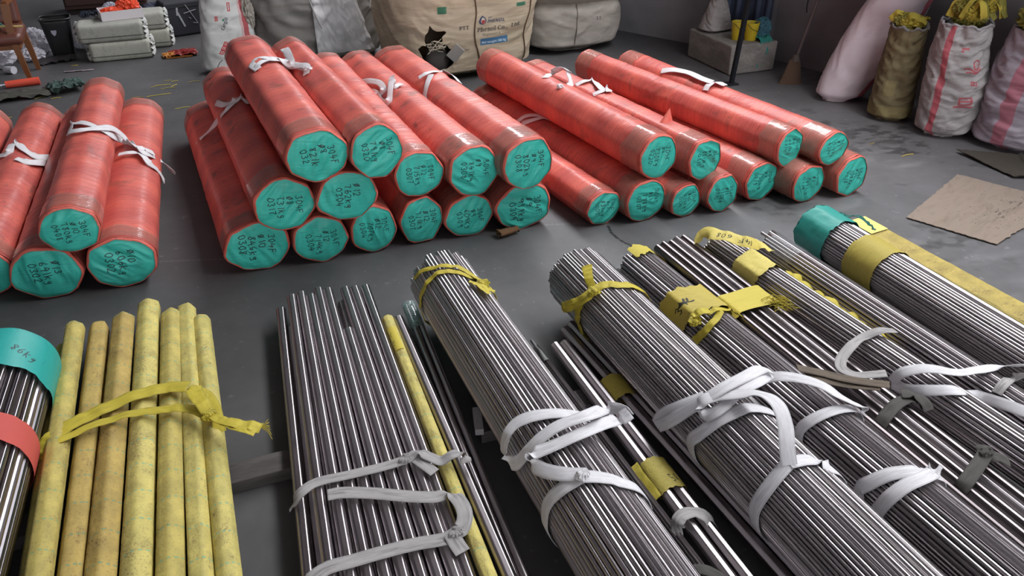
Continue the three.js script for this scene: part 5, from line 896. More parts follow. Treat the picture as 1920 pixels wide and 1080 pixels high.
{
  const o = thing('woven_sack', 'olive brown dirty sack standing between the white sacks', 'sack', [5.09, 0, -4.7], -0.75);
  const S = sackSurf({ h: 0.72, w: (t) => 0.145 * (1.12 - 0.3 * t), d: (t) => 0.13 * (1.15 - 0.35 * t), wr: 0.03, seed: 51, fold: 1.2 });
  part('sack_cloth', sackGeo(S), cloth((x, w, h) => { x.fillStyle = 'rgb(118,106,76)'; x.fillRect(0, 0, w, h); grimeOver(x, w, h, 6, 1.5, '50,44,32'); x.fillStyle = 'rgba(170,158,96,0.35)'; x.fillRect(0, h * 0.82, w, h * 0.12); x.fillStyle = 'rgba(150,132,84,0.4)'; x.fillRect(w * 0.42, h * 0.55, 60, 80); }), o);
  part('open_rim', rimRing(S, 15), std({ color: rgb(120, 116, 112), roughness: 0.85 }), o);
}
{
  const o = thing('woven_sack', 'grey white sack with a red stripe and red drop emblem', 'sack', [5.2, 0, -4.28], -0.8);
  const S = sackSurf({ h: 0.82, w: (t) => 0.185 * (0.9 + 0.2 * Math.sin(t * 3.2 + 0.2)), d: (t) => 0.16 * (0.95 + 0.15 * Math.sin(t * 3)), path: (t) => [0.02 * Math.sin(t * 5), t * 0.82, -0.02 * t], wr: 0.036, seed: 61, fold: 1.3 });
  part('sack_cloth', sackGeo(S, 96, 96), cloth((x, w, h) => { x.fillStyle = 'rgb(176,170,170)'; x.fillRect(0, 0, w, h); grimeOver(x, w, h, 7, 1.8, '72,68,66'); x.fillStyle = 'rgba(184,78,88,0.85)'; x.fillRect(w * 0.405, 0, 26, h); redPrint(x, w, h); x.fillStyle = 'rgba(50,48,48,0.7)'; for (let i = 0; i < 6; i++) x.fillRect(w * 0.5 + i * 10, h * 0.9, 6, 3); }), o);
  part('open_rim', rimRing(S, 17), std({ color: rgb(158, 152, 154), roughness: 0.85 }), o);
}
{
  const o = thing('woven_sack', 'bulging lilac grey sack at the end of the row along the wall', 'sack', [5.55, 0, -3.86], -0.85);
  const S = sackSurf({ h: 0.84, w: (t) => 0.31 * (0.95 + 0.15 * Math.sin(t * 3.1)) * (1 - 0.06 * Math.exp(-(((t - 0.28) / 0.06) ** 2))), d: (t) => 0.23 * (1 + 0.1 * Math.sin(t * 3)), path: (t) => [-0.02 + 0.06 * t, t * 0.84, 0], wr: 0.036, seed: 71, fold: 1.2 });
  part('sack_cloth', sackGeo(S, 96, 96), cloth((x, w, h) => { x.fillStyle = 'rgb(172,162,172)'; x.fillRect(0, 0, w, h); grimeOver(x, w, h, 10, 1.5, '80,72,78'); x.fillStyle = 'rgba(184,100,116,0.75)'; x.fillRect(w * 0.4, 0, 34, h); }), o);
}
// yellow strapping waste stuffed into the sacks
{
  const ymat = [std({ color: rgb(164, 146, 50), roughness: 0.7, bumpMap: weaveBump, bumpScale: 0.003 }), std({ color: rgb(128, 120, 48), roughness: 0.75, bumpMap: weaveBump, bumpScale: 0.003 }), std({ color: rgb(190, 168, 62), roughness: 0.7, bumpMap: weaveBump, bumpScale: 0.003 })];
  const heap = (label, x, y, z, sx, sy, seed, n) => {
    const o = thing('yellow_rag_heap', label, 'rags', [x, y, z], -0.8), r = rng(seed);
    part('crumpled_core', wad(sx * 0.75, sy * 0.7, sx * 0.5, seed, 3.6, 0.5).translate(0, sy * 0.45, 0), ymat[1], o);
    for (let i = 0; i < n / 2; i++) part('crumpled_rag', wad(0.05 + 0.05 * r(), 0.04 + 0.03 * r(), 0.045, seed + i * 3, 3, 0.55).translate((r() - 0.5) * sx * 1.5, sy * (0.3 + 0.75 * r()), (r() - 0.3) * sx * 0.7), ymat[i % 3], o);
    for (let i = 0; i < n; i++) { const a = r() * 6.28, q = sx * (0.3 + 0.6 * r()), px = Math.cos(a) * q, pz = Math.sin(a) * q * 0.6, l = 0.04 + 0.06 * r(), t = (r() - 0.5) * 2.2; const P = []; for (let k = 0; k < 4; k++) { const f = k / 3; P.push([px + (f - 0.5) * l * 2 * Math.cos(t), 0.02 + sy * (0.4 + 0.8 * r()) * Math.sin(f * 2.6 + 0.2), pz + (f - 0.5) * l * Math.sin(t) + 0.03, r() - 0.5, 0.8, r()]); } part('rag_strip', ribbon(P, 0.03 + 0.03 * r(), { ruffle: 0.02, seed: i + seed, per: 7 }), ymat[i % 3], o); }
    return o;
  };
  heap('small olive rags poking from the olive brown sack', 5.1, 0.72, -4.7, 0.11, 0.07, 3, 4);
  heap('upright yellow rag folds stuffed in the red drop emblem sack', 5.2, 0.82, -4.29, 0.14, 0.15, 7, 9);
  heap('tangled yellow rags heaped on the bulging lilac grey sack', 5.47, 0.84, -3.88, 0.25, 0.17, 11, 14);
}
// concrete block with things on it
{
  const g = rbox(0.5, 0.27, 0.72, 0.018, 3), p = g.attributes.position; for (let i = 0; i < p.count; i++) { const k = 0.012 * N(p.getX(i) * 9, p.getY(i) * 9, p.getZ(i) * 9); p.setXYZ(i, p.getX(i) + k, p.getY(i) + (p.getY(i) > 0 ? k : 0), p.getZ(i) + k); }
  solo('concrete_block', g, std({ map: wallTex, color: rgb(250, 244, 234), roughness: 0.9, bumpMap: concreteBump, bumpScale: 0.004 }), 'low concrete block against the wall with a yellow bucket on it', 'block', [4.79, 0.137, -6.47]);
  const o = thing('tied_bag', 'grey plastic bag tied at the top, standing on the concrete block', 'bag', [4.72, 0.275, -6.66], 0.1);
  const S = sackSurf({ h: 0.36, w: (t) => 0.135 * (1 - t) ** 0.9 + 0.035 + 0.04 * smooth(0.75, 1, t), d: (t) => 0.1 * (1 - t) + 0.03 + 0.03 * smooth(0.75, 1, t), wr: 0.02, seed: 81 });
  part('bag_film', sackGeo(S, 60, 50), std({ color: rgb(150, 144, 142), roughness: 0.6, bumpMap: clothBump, bumpScale: 0.006 }), o);
  part('knotted_top', wad(0.055, 0.05, 0.05, 4, 4, 0.6).translate(0, 0.35, 0.02), std({ color: rgb(120, 114, 112), roughness: 0.6 }), o);
  for (const [x, z, lab, s] of [[4.72, -6.3, 'yellow bucket behind the dark iron post', 1], [4.82, -6.24, 'yellow bucket with a handle, beside the teal cloth', 1]]) {
    const b = thing('yellow_bucket', lab, 'bucket', [x, 0.275, z], 0.3), out = [[0.001, 0], [0.052, 0], [0.066, 0.15], [0.07, 0.152], [0.07, 0.16], [0.064, 0.16], [0.05, 0.008], [0.001, 0.008]];
    const pail = part('pail', new THREE.LatheGeometry(out.map(([a, c]) => new THREE.Vector2(a * s, c * s)), 28), std({ color: rgb(200, 176, 42), roughness: 0.45 }), b);
    part('handle', tube([[-0.067, 0.15, 0], [-0.05, 0.11, 0.05], [0, 0.09, 0.072], [0.05, 0.11, 0.05], [0.067, 0.15, 0]], 0.003, 20, 5), std({ color: rgb(70, 66, 50), roughness: 0.5 }), pail);
  }
  const cl = thing('teal_cloth', 'teal cloth hanging over the front of the concrete block', 'cloth', [4.93, 0.275, -6.2], 0);
  part('cloth_sheet', gridGeo((u, v) => { const s = v * 0.42, y = s < 0.16 ? 0.03 + 0.04 * fbm(u * 4, v * 6, 3) : 0.02 - (s - 0.16), z = s < 0.16 ? -0.1 + s : 0.085 + 0.02 * N(u * 6, v * 4, 4); return V((u - 0.5) * 0.16 * (1 - 0.35 * v) - 0.05 * v + 0.02 * N(v * 5, 2), Math.max(y, -0.27), z + 0.014 * N(u * 9, v * 3)); }, 24, 36), std({ color: rgb(46, 128, 118), roughness: 0.85, side: THREE.DoubleSide }), cl);
  part('cloth_heap', wad(0.09, 0.1, 0.06, 12, 3, 0.45).translate(0.02, 0.08, -0.06), std({ color: rgb(60, 104, 118), roughness: 0.85 }), cl);
  // dark blue ribbed sheet standing behind
  const sh = thing('blue_metal_sheet', 'dark blue ribbed metal sheet standing behind the concrete block', 'metal sheet', [5.03, 0.28, -6.7], -1.068);
  part('sheet', gridGeo((u, v) => V((u - 0.5) * 0.62, v * 1.7, 0.02 * (Math.abs(((u * 6) % 1) - 0.5) < 0.2 ? 1 : 0) + 0.003), 48, 2), std({ color: rgb(52, 62, 84), roughness: 0.55, metalness: 0.2, side: THREE.DoubleSide }), sh);
  // iron post
  const post = thing('iron_post', 'dark iron post with a foot plate in front of the concrete block', 'post', [4.42, 0, -5.89]);
  part('shaft', bar([0, 0.01, 0], [0.22, 2.6, -0.02], 0.034, 0.034), std({ color: rgb(34, 36, 42), metalness: 0.5, roughness: 0.55 }), post);
  part('foot_plate', rbox(0.1, 0.012, 0.1, 0.003, 1).translate(0, 0.006, 0), std({ color: rgb(40, 40, 44), metalness: 0.5, roughness: 0.6 }), post);
  // broom
  const br = thing('broom', 'long handled broom with a brown head leaning on the wall', 'broom', [4.93, 0, -5.72], -0.3);
  part('handle', tube([[0.04, 0.2, -0.06], [0.16, 0.75, -0.09], [0.3, 1.4, -0.13]], 0.014, 20, 8), std({ color: rgb(92, 78, 78), roughness: 0.7 }), br);
  part('bristles', gridGeo((u, v) => { const a = u * 2 * Math.PI, q = lerp(0.11, 0.05, v ** 0.7) * (1 + 0.05 * N(a * 8, 3)); return V(Math.cos(a) * q + 0.03 * v, v * 0.2, Math.sin(a) * q * 0.4 - 0.05 * v); }, 48, 12, { closed: true }), std({ color: rgb(88, 68, 54), roughness: 0.95, bumpMap: weaveBump, bumpScale: 0.006 }), br);
  part('ferrule', new THREE.CylinderGeometry(0.022, 0.045, 0.06, 16).translate(0.035, 0.215, -0.055), std({ color: rgb(80, 70, 64), roughness: 0.7 }), br);
  // cord hanging on the wall
  solo('hanging_cord', tube([[0, 1.5, 0], [-0.02, 1.0, 0.01], [-0.07, 0.62, 0.01], [-0.06, 0.55, 0.01]], 0.006, 24, 5), std({ color: rgb(40, 40, 44), roughness: 0.7 }), 'thin dark cord hanging on the wall above the broom', 'cord', [5.23, 0, -5.96]);
}
// chair
{
  const o = thing('armchair', 'wooden chair with brown leather seat and curved legs', 'chair', [-1.7, 0, -8.46], 0.04), wood = std({ color: rgb(122, 74, 40), roughness: 0.45 }), hide = phys({ color: rgb(104, 58, 46), roughness: 0.45, clearcoat: 0.2, clearcoatRoughness: 0.3, bumpMap: concreteBump, bumpScale: 0.002 });
  const leg = (pts, w) => { const c = new THREE.CatmullRomCurve3(pts.map((p) => V(...p))), P = c.getPoints(10), g = []; for (let k = 0; k < 10; k++) g.push(bar(P[k].toArray(), P[k + 1].toArray(), w * (0.7 + 0.05 * k), w * (0.8 + 0.05 * k), w * (0.75 + 0.05 * k), w * (0.85 + 0.05 * k))); return merge(g); };
  for (const s of [-1, 1]) { part('leg', leg([[s * 0.24, 0, 0.2], [s * 0.22, 0.2, 0.21], [s * 0.2, 0.42, 0.2], [s * 0.22, 0.68, 0.18]], 0.05), wood, o); part('leg', leg([[s * 0.28, 0, -0.2], [s * 0.26, 0.22, -0.19], [s * 0.23, 0.44, -0.19]], 0.05), wood, o); part('armrest', leg([[s * 0.22, 0.68, 0.2], [s * 0.25, 0.7, 0], [s * 0.24, 0.69, -0.22]], 0.05), wood, o); }
  part('seat', rbox(0.56, 0.11, 0.5, 0.05, 5).translate(0, 0.385, 0), hide, o);
  part('seat_rail', rbox(0.5, 0.05, 0.44, 0.01, 2).translate(0, 0.32, 0), wood, o);
  const back = rbox(0.52, 0.52, 0.09, 0.04, 5); back.rotateX(-0.16); back.translate(0, 0.68, -0.26); part('backrest', back, hide, o);
  solo('folded_cloth', crumple(0.2, 0.16, 0.05, 4), std({ color: rgb(50, 108, 104), roughness: 0.85, side: THREE.DoubleSide }), 'teal folded cloth lying on the chair seat', 'cloth', [-1.66, 0.44, -8.42], 0.3);
  solo('wooden_stick', tube([[-0.16, 0, 0], [0, 0.004, 0.01], [0.16, 0, 0.03]], 0.009, 12, 7), std({ color: rgb(206, 184, 120), roughness: 0.6 }), 'pale stick laid across the chair seat', 'stick', [-1.55, 0.475, -8.36], -0.1);
}
// black bin with a shield badge
{
  const o = thing('waste_bin', 'black tapered waste bin with a small shield badge', 'bin', [-1.235, 0, -9.1], 0.05), blk = std({ color: rgb(14, 14, 18), roughness: 0.5 });
  const sec = (w, d, y) => V(w, d, y);
  const binBody = part('bin_body', gridGeo((u, v) => { const a = u * 2 * Math.PI, c = Math.cos(a), s = Math.sin(a), k = (Math.abs(c) ** 6 + Math.abs(s) ** 6) ** (-1 / 6), w = v < 0.5 ? lerp(0.095, 0.135, v * 2) : lerp(0.13, 0.09, (v - 0.5) * 2), y = v < 0.5 ? v * 2 * 0.37 : lerp(0.37, 0.02, (v - 0.5) * 2); return V(c * k * w, y, s * k * w * 0.85); }, 40, 24, { closed: true }), blk, o);
  part('bin_floor', rbox(0.17, 0.01, 0.15, 0.002, 1).translate(0, 0.008, 0), blk, o);
  part('bin_rim', gridGeo((u, v) => { const a = u * 2 * Math.PI, c = Math.cos(a), s = Math.sin(a), k = (Math.abs(c) ** 6 + Math.abs(s) ** 6) ** (-1 / 6), b = v * 2 * Math.PI, w = 0.137 + 0.007 * Math.cos(b); return V(c * k * w, 0.37 + 0.009 * Math.sin(b), s * k * w * 0.85); }, 40, 8, { closed: true }), std({ color: rgb(38, 36, 36), roughness: 0.5 }), o);
  const sh = new THREE.Shape(); sh.moveTo(-0.024, 0.028); sh.lineTo(0, 0.022); sh.lineTo(0.024, 0.028); sh.quadraticCurveTo(0.026, -0.012, 0, -0.03); sh.quadraticCurveTo(-0.026, -0.012, -0.024, 0.028);
  const bg = new THREE.ExtrudeGeometry(sh, { depth: 0.002, bevelEnabled: false }); bg.rotateX(-0.1); bg.translate(-0.03, 0.25, 0.106); part('shield_badge', bg, std({ color: rgb(146, 142, 158), roughness: 0.6 }), binBody);
}
// crumpled paper and bags by the bin
{
  const white = std({ color: rgb(206, 202, 210), roughness: 0.8, side: THREE.DoubleSide });
  const P = [[-1.52, -9.3, 0.34, 0.3, 0.2, 'white crumpled plastic bag between the chair and the bin'], [-1.5, -9.02, 0.2, 0.16, 0.1, 'crumpled white paper sheet beside the black bin'], [-1.85, -8.9, 0.42, 0.3, 0.2, 'white plastic bag under the chair seat'], [-1.05, -9.35, 0.2, 0.2, 0.18, 'white scrap of paper behind the black bin']];
  P.forEach(([x, z, w, d, h, l], i) => solo('crumpled_bag', wad(w * 0.5, h * 0.6, d * 0.5, 3 + i * 5, 2.6, 0.5).translate(0, h * 0.55, 0), white, l, 'plastic bag', [x, 0, z]));
  const cup = thing('paper_cup', 'white paper cup lying on the floor under the chair', 'cup', [-1.66, 0.035, -8.62], 0.9); const cg = new THREE.CylinderGeometry(0.036, 0.028, 0.1, 24, 1, true); cg.rotateX(Math.PI / 2); part('cup_wall', cg, white, cup); part('cup_base', new THREE.CircleGeometry(0.036, 24).translate(0, 0, 0.05), white, cup);
  solo('dark_rag', crumple(0.34, 0.2, 0.04, 8), std({ color: rgb(52, 48, 50), roughness: 0.9, side: THREE.DoubleSide }), 'dark rag on the floor at the foot of the black bin', 'rag', [-1.28, 0, -8.9], 0.2);
}
// wrapped packages, two pairs
{
  const mats = [[164, 162, 154], [178, 176, 164], [196, 195, 192]].map(([r, g, b], i) => cloth((x, w, h) => { x.fillStyle = `rgb(${r},${g},${b})`; x.fillRect(0, 0, w, h); grimeOver(x, w, h, 20 + i, 0.8, '84,84,78'); }));
  const pk = (label, x, y, z, w, h, d, seed, m, turn = 0) => {
    const o = thing('wrapped_package', label, 'package', [x, y, z], turn, 'grey cloth packages by the bin');
    const g = gridGeo((u, v) => { const a = u * 2 * Math.PI, c = Math.cos(a), s = Math.sin(a), e = 9, k = (Math.abs(c) ** e + Math.abs(s) ** e) ** (-1 / e), t = v, end = Math.min(t, 1 - t), q = smooth(-0.02, 0.05, end) * (1 + 0.05 * fbm(a * 1.5 + seed, t * 5, seed, 3)); return V((t - 0.5) * w, h / 2 + s * k * h / 2 * lerp(0.75, 1, q), c * k * d / 2 * lerp(0.75, 1, q)); }, 48, 40, { closed: true });
    const cover = part('cloth_cover', g, mats[m], o);
    for (const sgn of [-1, 1]) part('gathered_end', gridGeo((u, v) => { const a = u * 2 * Math.PI, c = Math.cos(a), s = Math.sin(a), e = 4, k = (Math.abs(c) ** e + Math.abs(s) ** e) ** (-1 / e), q = lerp(1, 0.02, v) * (1 + 0.06 * Math.sin(a * 11 + seed) * (1 - v)); return V(sgn * (w / 2 + 0.025 * Math.sin(v * 3) + 0.014 * Math.sin(a * 11 + seed) * (1 - v)), h / 2 + s * k * h / 2 * q * 0.96, c * k * d / 2 * q * 0.96); }, 66, 8, { closed: true }), mats[2], o);
    const pts = []; for (let i = 0; i <= 40; i++) pts.push([(i / 40 - 0.5) * w * 0.96, h * 0.28 + 0.006 * (i % 2), d / 2 + 0.004]); part('stitching', tube(pts, 0.003, 80, 4), std({ color: rgb(70, 70, 68), roughness: 0.9 }), cover);
  };
  pk('grey cloth package, lower one of the stack nearest the black bin', -0.69, 0, -8.86, 0.56, 0.18, 0.32, 3, 1);
  pk('grey stitched cloth package carrying the white tray, upper of its stack', -0.74, 0.18, -8.88, 0.6, 0.17, 0.34, 5, 0);
  pk('grey cloth package, lower one of the stack next to the painted case', -0.52, 0, -9.22, 0.6, 0.18, 0.3, 7, 1);
  pk('grey cloth package, upper one of the stack next to the painted case', -0.55, 0.18, -9.23, 0.62, 0.17, 0.3, 9, 0);
  const tr = thing('white_tray', 'white open cardboard tray with an orange bag in it', 'tray', [-0.63, 0.352, -8.98], 0.18), wm = std({ color: rgb(216, 208, 210), roughness: 0.8 }), W = 0.38, D = 0.24, H = 0.085;
  for (const [w, d, x, z] of [[W, 0.006, 0, D / 2], [W, 0.006, 0, -D / 2], [0.006, D, -W / 2, 0], [0.006, D, W / 2, 0]]) part('side', new THREE.BoxGeometry(w, H, d).translate(x, H / 2, z), wm, tr);
  part('base', new THREE.BoxGeometry(W, 0.006, D).translate(0, 0.003, 0), wm, tr);
  const og = std({ color: rgb(226, 78, 44), roughness: 0.5 });
  solo('orange_bag', merge([wad(0.1, 0.085, 0.08, 6, 2.6, 0.35).translate(0.08, 0.09, 0), wad(0.13, 0.035, 0.08, 8, 2.6, 0.35).translate(-0.05, 0.06, 0.01)]), og, 'orange plastic bag bulging out of the white tray', 'plastic bag', [-0.63, 0.362, -8.98], 0.18);
  solo('crumpled_bag', wad(0.07, 0.05, 0.05, 16, 3, 0.4).translate(0, 0.05, 0), std({ color: rgb(176, 178, 192), roughness: 0.6 }), 'small grey plastic wad behind the orange bag', 'plastic bag', [-0.72, 0.36, -9.17]);
  solo('dark_net', crumple(0.16, 0.14, 0.06, 12), std({ color: rgb(30, 36, 50), roughness: 0.9, side: THREE.DoubleSide }), 'dark blue netting beside the white tray', 'net', [-0.92, 0.352, -9.06]);
}
// dark case with a white painted character
{
  const o = thing('painted_case', 'dark grey case with a white painted character', 'case', [-0.06, 0, -9.62], 0.25);
  const caseBody = part('case_body', rbox(0.46, 0.36, 0.26, 0.03, 3).translate(0, 0.18, 0), std({ color: rgb(44, 44, 50), roughness: 0.7 }), o);
  part('lid_seam', rbox(0.47, 0.012, 0.27, 0.004, 1).translate(0, 0.3, 0), std({ color: rgb(26, 26, 30), roughness: 0.7 }), o);
  const wp = std({ color: rgb(172, 172, 176), roughness: 0.8 }), st = (a, b, w) => bar([a[0], a[1], 0.133], [b[0], b[1], 0.133], w, 0.006);
  part('painted_character', merge([st([-0.09, 0.3], [-0.1, 0.22], 0.018), st([-0.09, 0.25], [-0.04, 0.1], 0.018), st([-0.03, 0.235], [0.1, 0.26], 0.014), st([0.0, 0.32], [0.1, 0.12], 0.016), st([0.1, 0.12], [0.05, 0.13], 0.013), st([0.015, 0.19], [0.035, 0.175], 0.02)]), wp, caseBody);
  solo('navy_bag', wad(0.26, 0.15, 0.16, 22, 2.2, 0.35).translate(0, 0.15, 0), std({ color: rgb(48, 50, 68), roughness: 0.75 }), 'navy blue bag lying behind the cloth packages', 'bag', [-0.32, 0.0, -9.85]);
  solo('grey_sack', wad(0.3, 0.36, 0.24, 26, 1.9, 0.3).translate(0, 0.34, 0), std({ color: rgb(112, 112, 112), roughness: 0.85, bumpMap: clothBump, bumpScale: 0.006 }), 'grey sack standing behind the painted case', 'sack', [0.36, 0, -10.1]);
  const cab = thing('brown_cabinet', 'dark reddish brown cabinet standing at the back', 'cabinet', [-0.9, 0, -11.2], 0); const cm = std({ color: rgb(58, 32, 28), roughness: 0.6 });
  part('carcass', rbox(0.9, 0.8, 0.45, 0.01, 1).translate(0, 0.46, 0), cm, cab); for (const s of [-1, 1]) { const d = part('door', rbox(0.42, 0.7, 0.02, 0.006, 1).translate(s * 0.22, 0.46, 0.235), cm, cab); part('knob', new THREE.SphereGeometry(0.014, 12, 8).translate(s * 0.05, 0.5, 0.255), std({ color: rgb(120, 110, 90), metalness: 0.8, roughness: 0.4 }), d); } part('plinth', rbox(0.86, 0.07, 0.4, 0.004, 1).translate(0, 0.035, 0), std({ color: rgb(30, 22, 20), roughness: 0.8 }), cab);
}
// red and yellow bag on the floor
{
  const o = thing('flat_packet', 'red and orange packet lying flat on the floor', 'packet', [-0.16, 0, -8.72], 0.1);
  part('red_film', crumple(0.26, 0.22, 0.035, 3).translate(0.03, 0.002, 0), std({ color: rgb(150, 38, 34), roughness: 0.5, side: THREE.DoubleSide }), o);
  part('orange_corner', crumple(0.12, 0.14, 0.03, 7).translate(-0.11, 0.004, 0.03), std({ color: rgb(206, 132, 50), roughness: 0.5, side: THREE.DoubleSide }), o);
  part('orange_edge', bar([-0.15, 0.008, 0.1], [0.1, 0.008, 0.125], 0.02, 0.012), std({ color: rgb(190, 116, 44), roughness: 0.5 }), o);
}
// floor litter on the left
{
  const film = std({ color: rgb(226, 84, 62), roughness: 0.5 });
  const rl = new THREE.CylinderGeometry(0.03, 0.034, 0.27, 24, 4); rl.rotateZ(Math.PI / 2); solo('film_roll', rl, film, 'short roll of orange film on the floor near the chair', 'roll', [-1.5, 0.032, -8.14], 0.1);
  solo('net_rag', crumple(0.6, 0.22, 0.05, 31), std({ color: rgb(74, 72, 66), roughness: 0.9, side: THREE.DoubleSide }), 'grey brown rag stretched on the floor behind the rolls', 'rag', [-1.55, 0, -7.78], 0.15);
  solo('net_rag', crumple(0.28, 0.24, 0.09, 35), std({ color: rgb(70, 88, 82), roughness: 0.9, side: THREE.DoubleSide }), 'grey green netting heap behind the three-roll pile', 'net', [-1.12, 0, -7.85], 0.4);
  solo('plastic_strip', crumple(0.26, 0.035, 0.01, 41, 12), std({ color: rgb(150, 138, 142), roughness: 0.5, side: THREE.DoubleSide }), 'pale plastic strip on the floor beyond the three-roll pile', 'strip', [-1.07, 0.001, -8.46], -0.05);
  solo('plastic_strip', crumple(0.1, 0.05, 0.01, 43, 10), std({ color: rgb(196, 192, 206), roughness: 0.5, side: THREE.DoubleSide }), 'white paper scrap beside the short orange film roll', 'strip', [-1.68, 0.001, -8.22], 0.2);
  const straw = [std({ color: rgb(206, 186, 78), roughness: 0.7 }), std({ color: rgb(170, 156, 84), roughness: 0.7 })], r = rng(91);
  const spots = [[-0.38, -7.43, 0.2, 0.15], [-0.3, -7.6, 0.12, 0.1], [-0.34, -7.72, 0.13, -0.1], [-0.4, -7.7, 0.1, 0.5], [-0.25, -7.66, 0.08, 0.9], [-0.3, -7.84, 0.06, 0.2], [-0.2, -7.0, 0.12, 0.15], [-0.08, -7.72, 0.1, 0], [-0.24, -7.8, 0.06, 0.2], [-0.55, -7.42, 0.1, -0.2], [-0.5, -7.3, 0.07, 0.6], [-1.33, -7.72, 0.09, 0.5], [-1.2, -7.66, 0.08, 0.1], [-1.4, -7.35, 0.06, 0.8], [-1.52, -7.25, 0.06, 0.2], [4.55, -4.28, 0.06, 0.2], [4.62, -4.0, 0.12, 0.1], [3.95, -4.66, 0.05, 0.3], [-1.12, -8.68, 0.06, 0]];
  spots.forEach(([x, z, l, a], i) => solo('straw', tube([[-l / 2, 0.002, 0], [0, 0.004, (r() - 0.5) * 0.02], [l / 2, 0.002, 0]], 0.0028, 8, 5), straw[i % 2], i < 15 || i > 17 ? 'thin yellow plastic straw lying on the floor near the left piles' : 'thin yellow plastic straw lying on the floor near the sacks', 'straw', [x, 0.001, z], a, i < 15 || i > 17 ? 'plastic straws on the left floor' : 'plastic straws near the sacks'));
  const pc = new THREE.CylinderGeometry(0.016, 0.016, 0.3, 14); pc.rotateX(Math.PI / 2); solo('steel_pipe_stub', pc, std({ color: rgb(120, 122, 126), metalness: 0.8, roughness: 0.4 }), 'dull pipe stub sticking out behind the roll marked 841kg 0308 Ø10', 'pipe', [-0.06, 0.018, -6.72], -0.12);
}
// cardboard
{
  const card = (name, label, q, seed, col, curl) => {
    const A = q.map(([x, z]) => V(x, 0, z)), f = (u, v, top) => { const p = A[0].clone().lerp(A[1], u), s = A[3].clone().lerp(A[2], u), m = p.lerp(s, v); const edge = Math.min(u, 1 - u, v, 1 - v); m.x += edge < 0.02 ? 0.012 * N(u * 22, v * 22, seed) : 0; m.z += edge < 0.02 ? 0.012 * N(u * 20, v * 20, seed + 3) : 0; const cr = Math.abs(v - 0.74 - 0.05 * N(u * 4, seed)); m.y = 0.006 + curl * (Math.max(0, 0.4 + fbm(u * 1.6, v * 1.6, seed, 3)) * 0.5) + (u > 0.3 ? 0.016 * Math.exp(-((cr / 0.02) ** 2)) : 0) + (top ? 0.004 : 0); return m; };
    const tex = canvasTex(512, 512, (x, w, h) => { x.fillStyle = col; x.fillRect(0, 0, w, h); grimeOver(x, w, h, seed, 0.9, '84,72,62'); x.strokeStyle = 'rgba(48,42,38,0.8)'; const r = rng(seed); for (let i = 0; i < 14; i++) { x.lineWidth = 1 + 2 * r(); let a = w * (0.3 + 0.65 * r()), b = h * (0.2 + 0.16 * r()); x.beginPath(); x.moveTo(a, b); for (let k = 0; k < 6; k++) { a += (r() - 0.4) * 40; b += (r() - 0.5) * 16; x.lineTo(a, b); } x.stroke(); } for (let i = 0; i < 90; i++) { x.fillStyle = `rgba(40,36,34,${0.2 + 0.5 * r()})`; x.beginPath(); x.ellipse(w * (0.2 + 0.7 * r()), h * (0.1 + 0.55 * r()), 1 + 3 * r(), 1 + 2 * r(), 0, 0, 7); x.fill(); } });
    const top = flip(gridGeo((u, v) => f(u, v, true), 60, 60)), bot = gridGeo((u, v) => f(u, v, false), 60, 60), eds = []; const E = (fn) => gridGeo((u, v) => fn(u, v > 0.5), 60, 1);
    eds.push(E((u, t) => f(u, 0, t)), E((u, t) => f(u, 1, t)), E((u, t) => f(0, u, t)), E((u, t) => f(1, u, t)));
    return solo(name, merge([top, bot, ...eds]), std({ map: tex, roughness: 0.9, side: THREE.DoubleSide }), label, 'cardboard');
  };
  card('cardboard_sheet', 'large tan cardboard sheet with stains and a torn crease on the floor', [[3.85, -3.22], [4.67, -3.6], [4.95, -3.02], [4.07, -2.76]], 5, 'rgb(140,124,112)', 0.006);
  card('cardboard_sheet', 'dark brown cardboard strip bent up beside the sacks', [[4.98, -3.42], [4.99, -3.92], [5.48, -3.6], [5.12, -3.36]], 9, 'rgb(66,60,52)', 0.05);
}
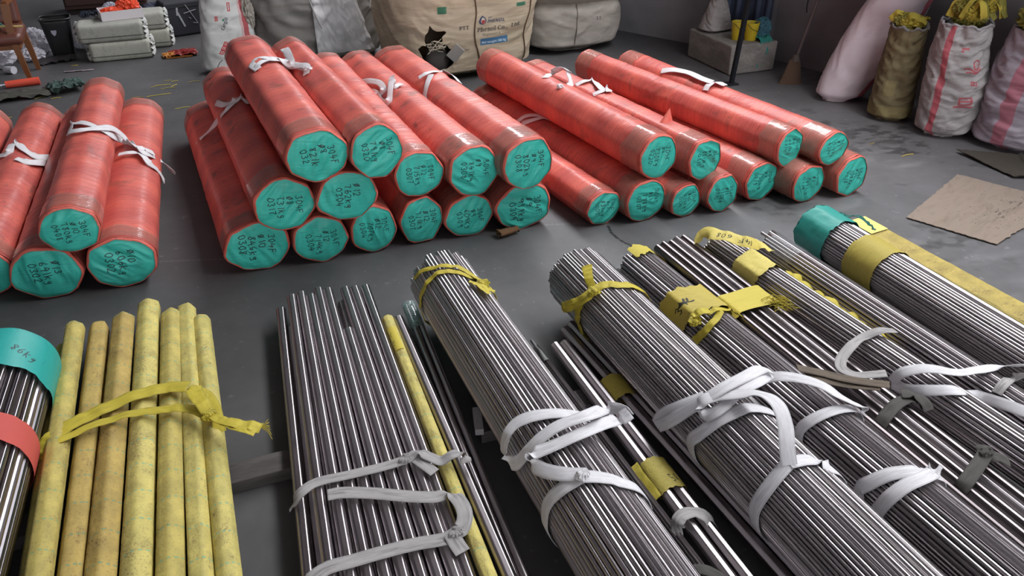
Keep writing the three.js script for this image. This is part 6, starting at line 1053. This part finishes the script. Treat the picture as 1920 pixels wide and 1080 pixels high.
// broken wood by the middle pile
{
  const g = new THREE.CylinderGeometry(0.03, 0.022, 0.13, 9, 6), p = g.attributes.position; for (let i = 0; i < p.count; i++) { const e = Math.abs(p.getY(i)) > 0.05 ? 0.02 : 0.006; p.setXYZ(i, p.getX(i) * 0.75 + e * N(i * 1.7, 2), p.getY(i) + e * N(i * 2.3, 7), p.getZ(i) + e * N(i * 3.1, 5)); } g.rotateZ(Math.PI / 2); g.computeVertexNormals();
  solo('wood_scrap', g, std({ color: rgb(122, 90, 62), roughness: 0.9, bumpMap: weaveBump, bumpScale: 0.006 }), 'splintered brown wood scrap on the floor by the roll marked 999kg', 'wood scrap', [1.5, 0.028, -3.9], 0.2);
}
// yellow rags between the bundles, and a torn red flap on a roll
{
  const o = thing('yellow_rag_heap', 'flat yellow rags squeezed between the pale-ringed bundle and the film-bound one', 'rags', [2.585, 0.06, -2.42], 0.06), r = rng(15);
  for (let i = 0; i < 11; i++) { const z = -0.32 + i * 0.06, P = [[-0.06, 0.03 + 0.03 * r(), z, 0.2, 1, 0.1], [-0.02, 0.07 + 0.03 * r(), z + 0.03 * r(), 0, 1, 0.2], [0.03, 0.06 + 0.03 * r(), z + 0.04 + 0.03 * r(), -0.2, 1, 0.1], [0.05, 0.03, z + 0.08, -0.3, 1, 0]]; part('rag_strip', ribbon(P, 0.07, { ruffle: 0.02, seed: i, per: 7 }), i % 3 ? endSheet : WEB.yellow, o); }
  const fl = gridGeo((u, v) => { const t = u * 6.283, q = 0.055 * (1 - v) * (1 + 0.3 * N(t * 2, 3)); return V(Math.cos(t) * q + 0.03 * v, v * 0.09, Math.sin(t) * q * 0.5); }, 18, 8, { closed: true });
  solo('torn_flap', fl, rimMat, 'torn red flap standing up on the roll marked 850kg', 'wrapping scrap', [2.66, 0.455, -4.15], 0.4);
}
// white stone offcut on the support timber
solo('stone_offcut', rbox(0.035, 0.03, 0.14, 0.004, 2), std({ color: rgb(178, 172, 174), roughness: 0.9, bumpMap: concreteBump, bumpScale: 0.004 }), 'pale offcut lying on the support timber beside the taped tubes', 'offcut', [0.765, 0.075, -2.33], -0.25);
scene.traverse((o) => { delete o.userData.axis; });
renderer.render(scene, camera);
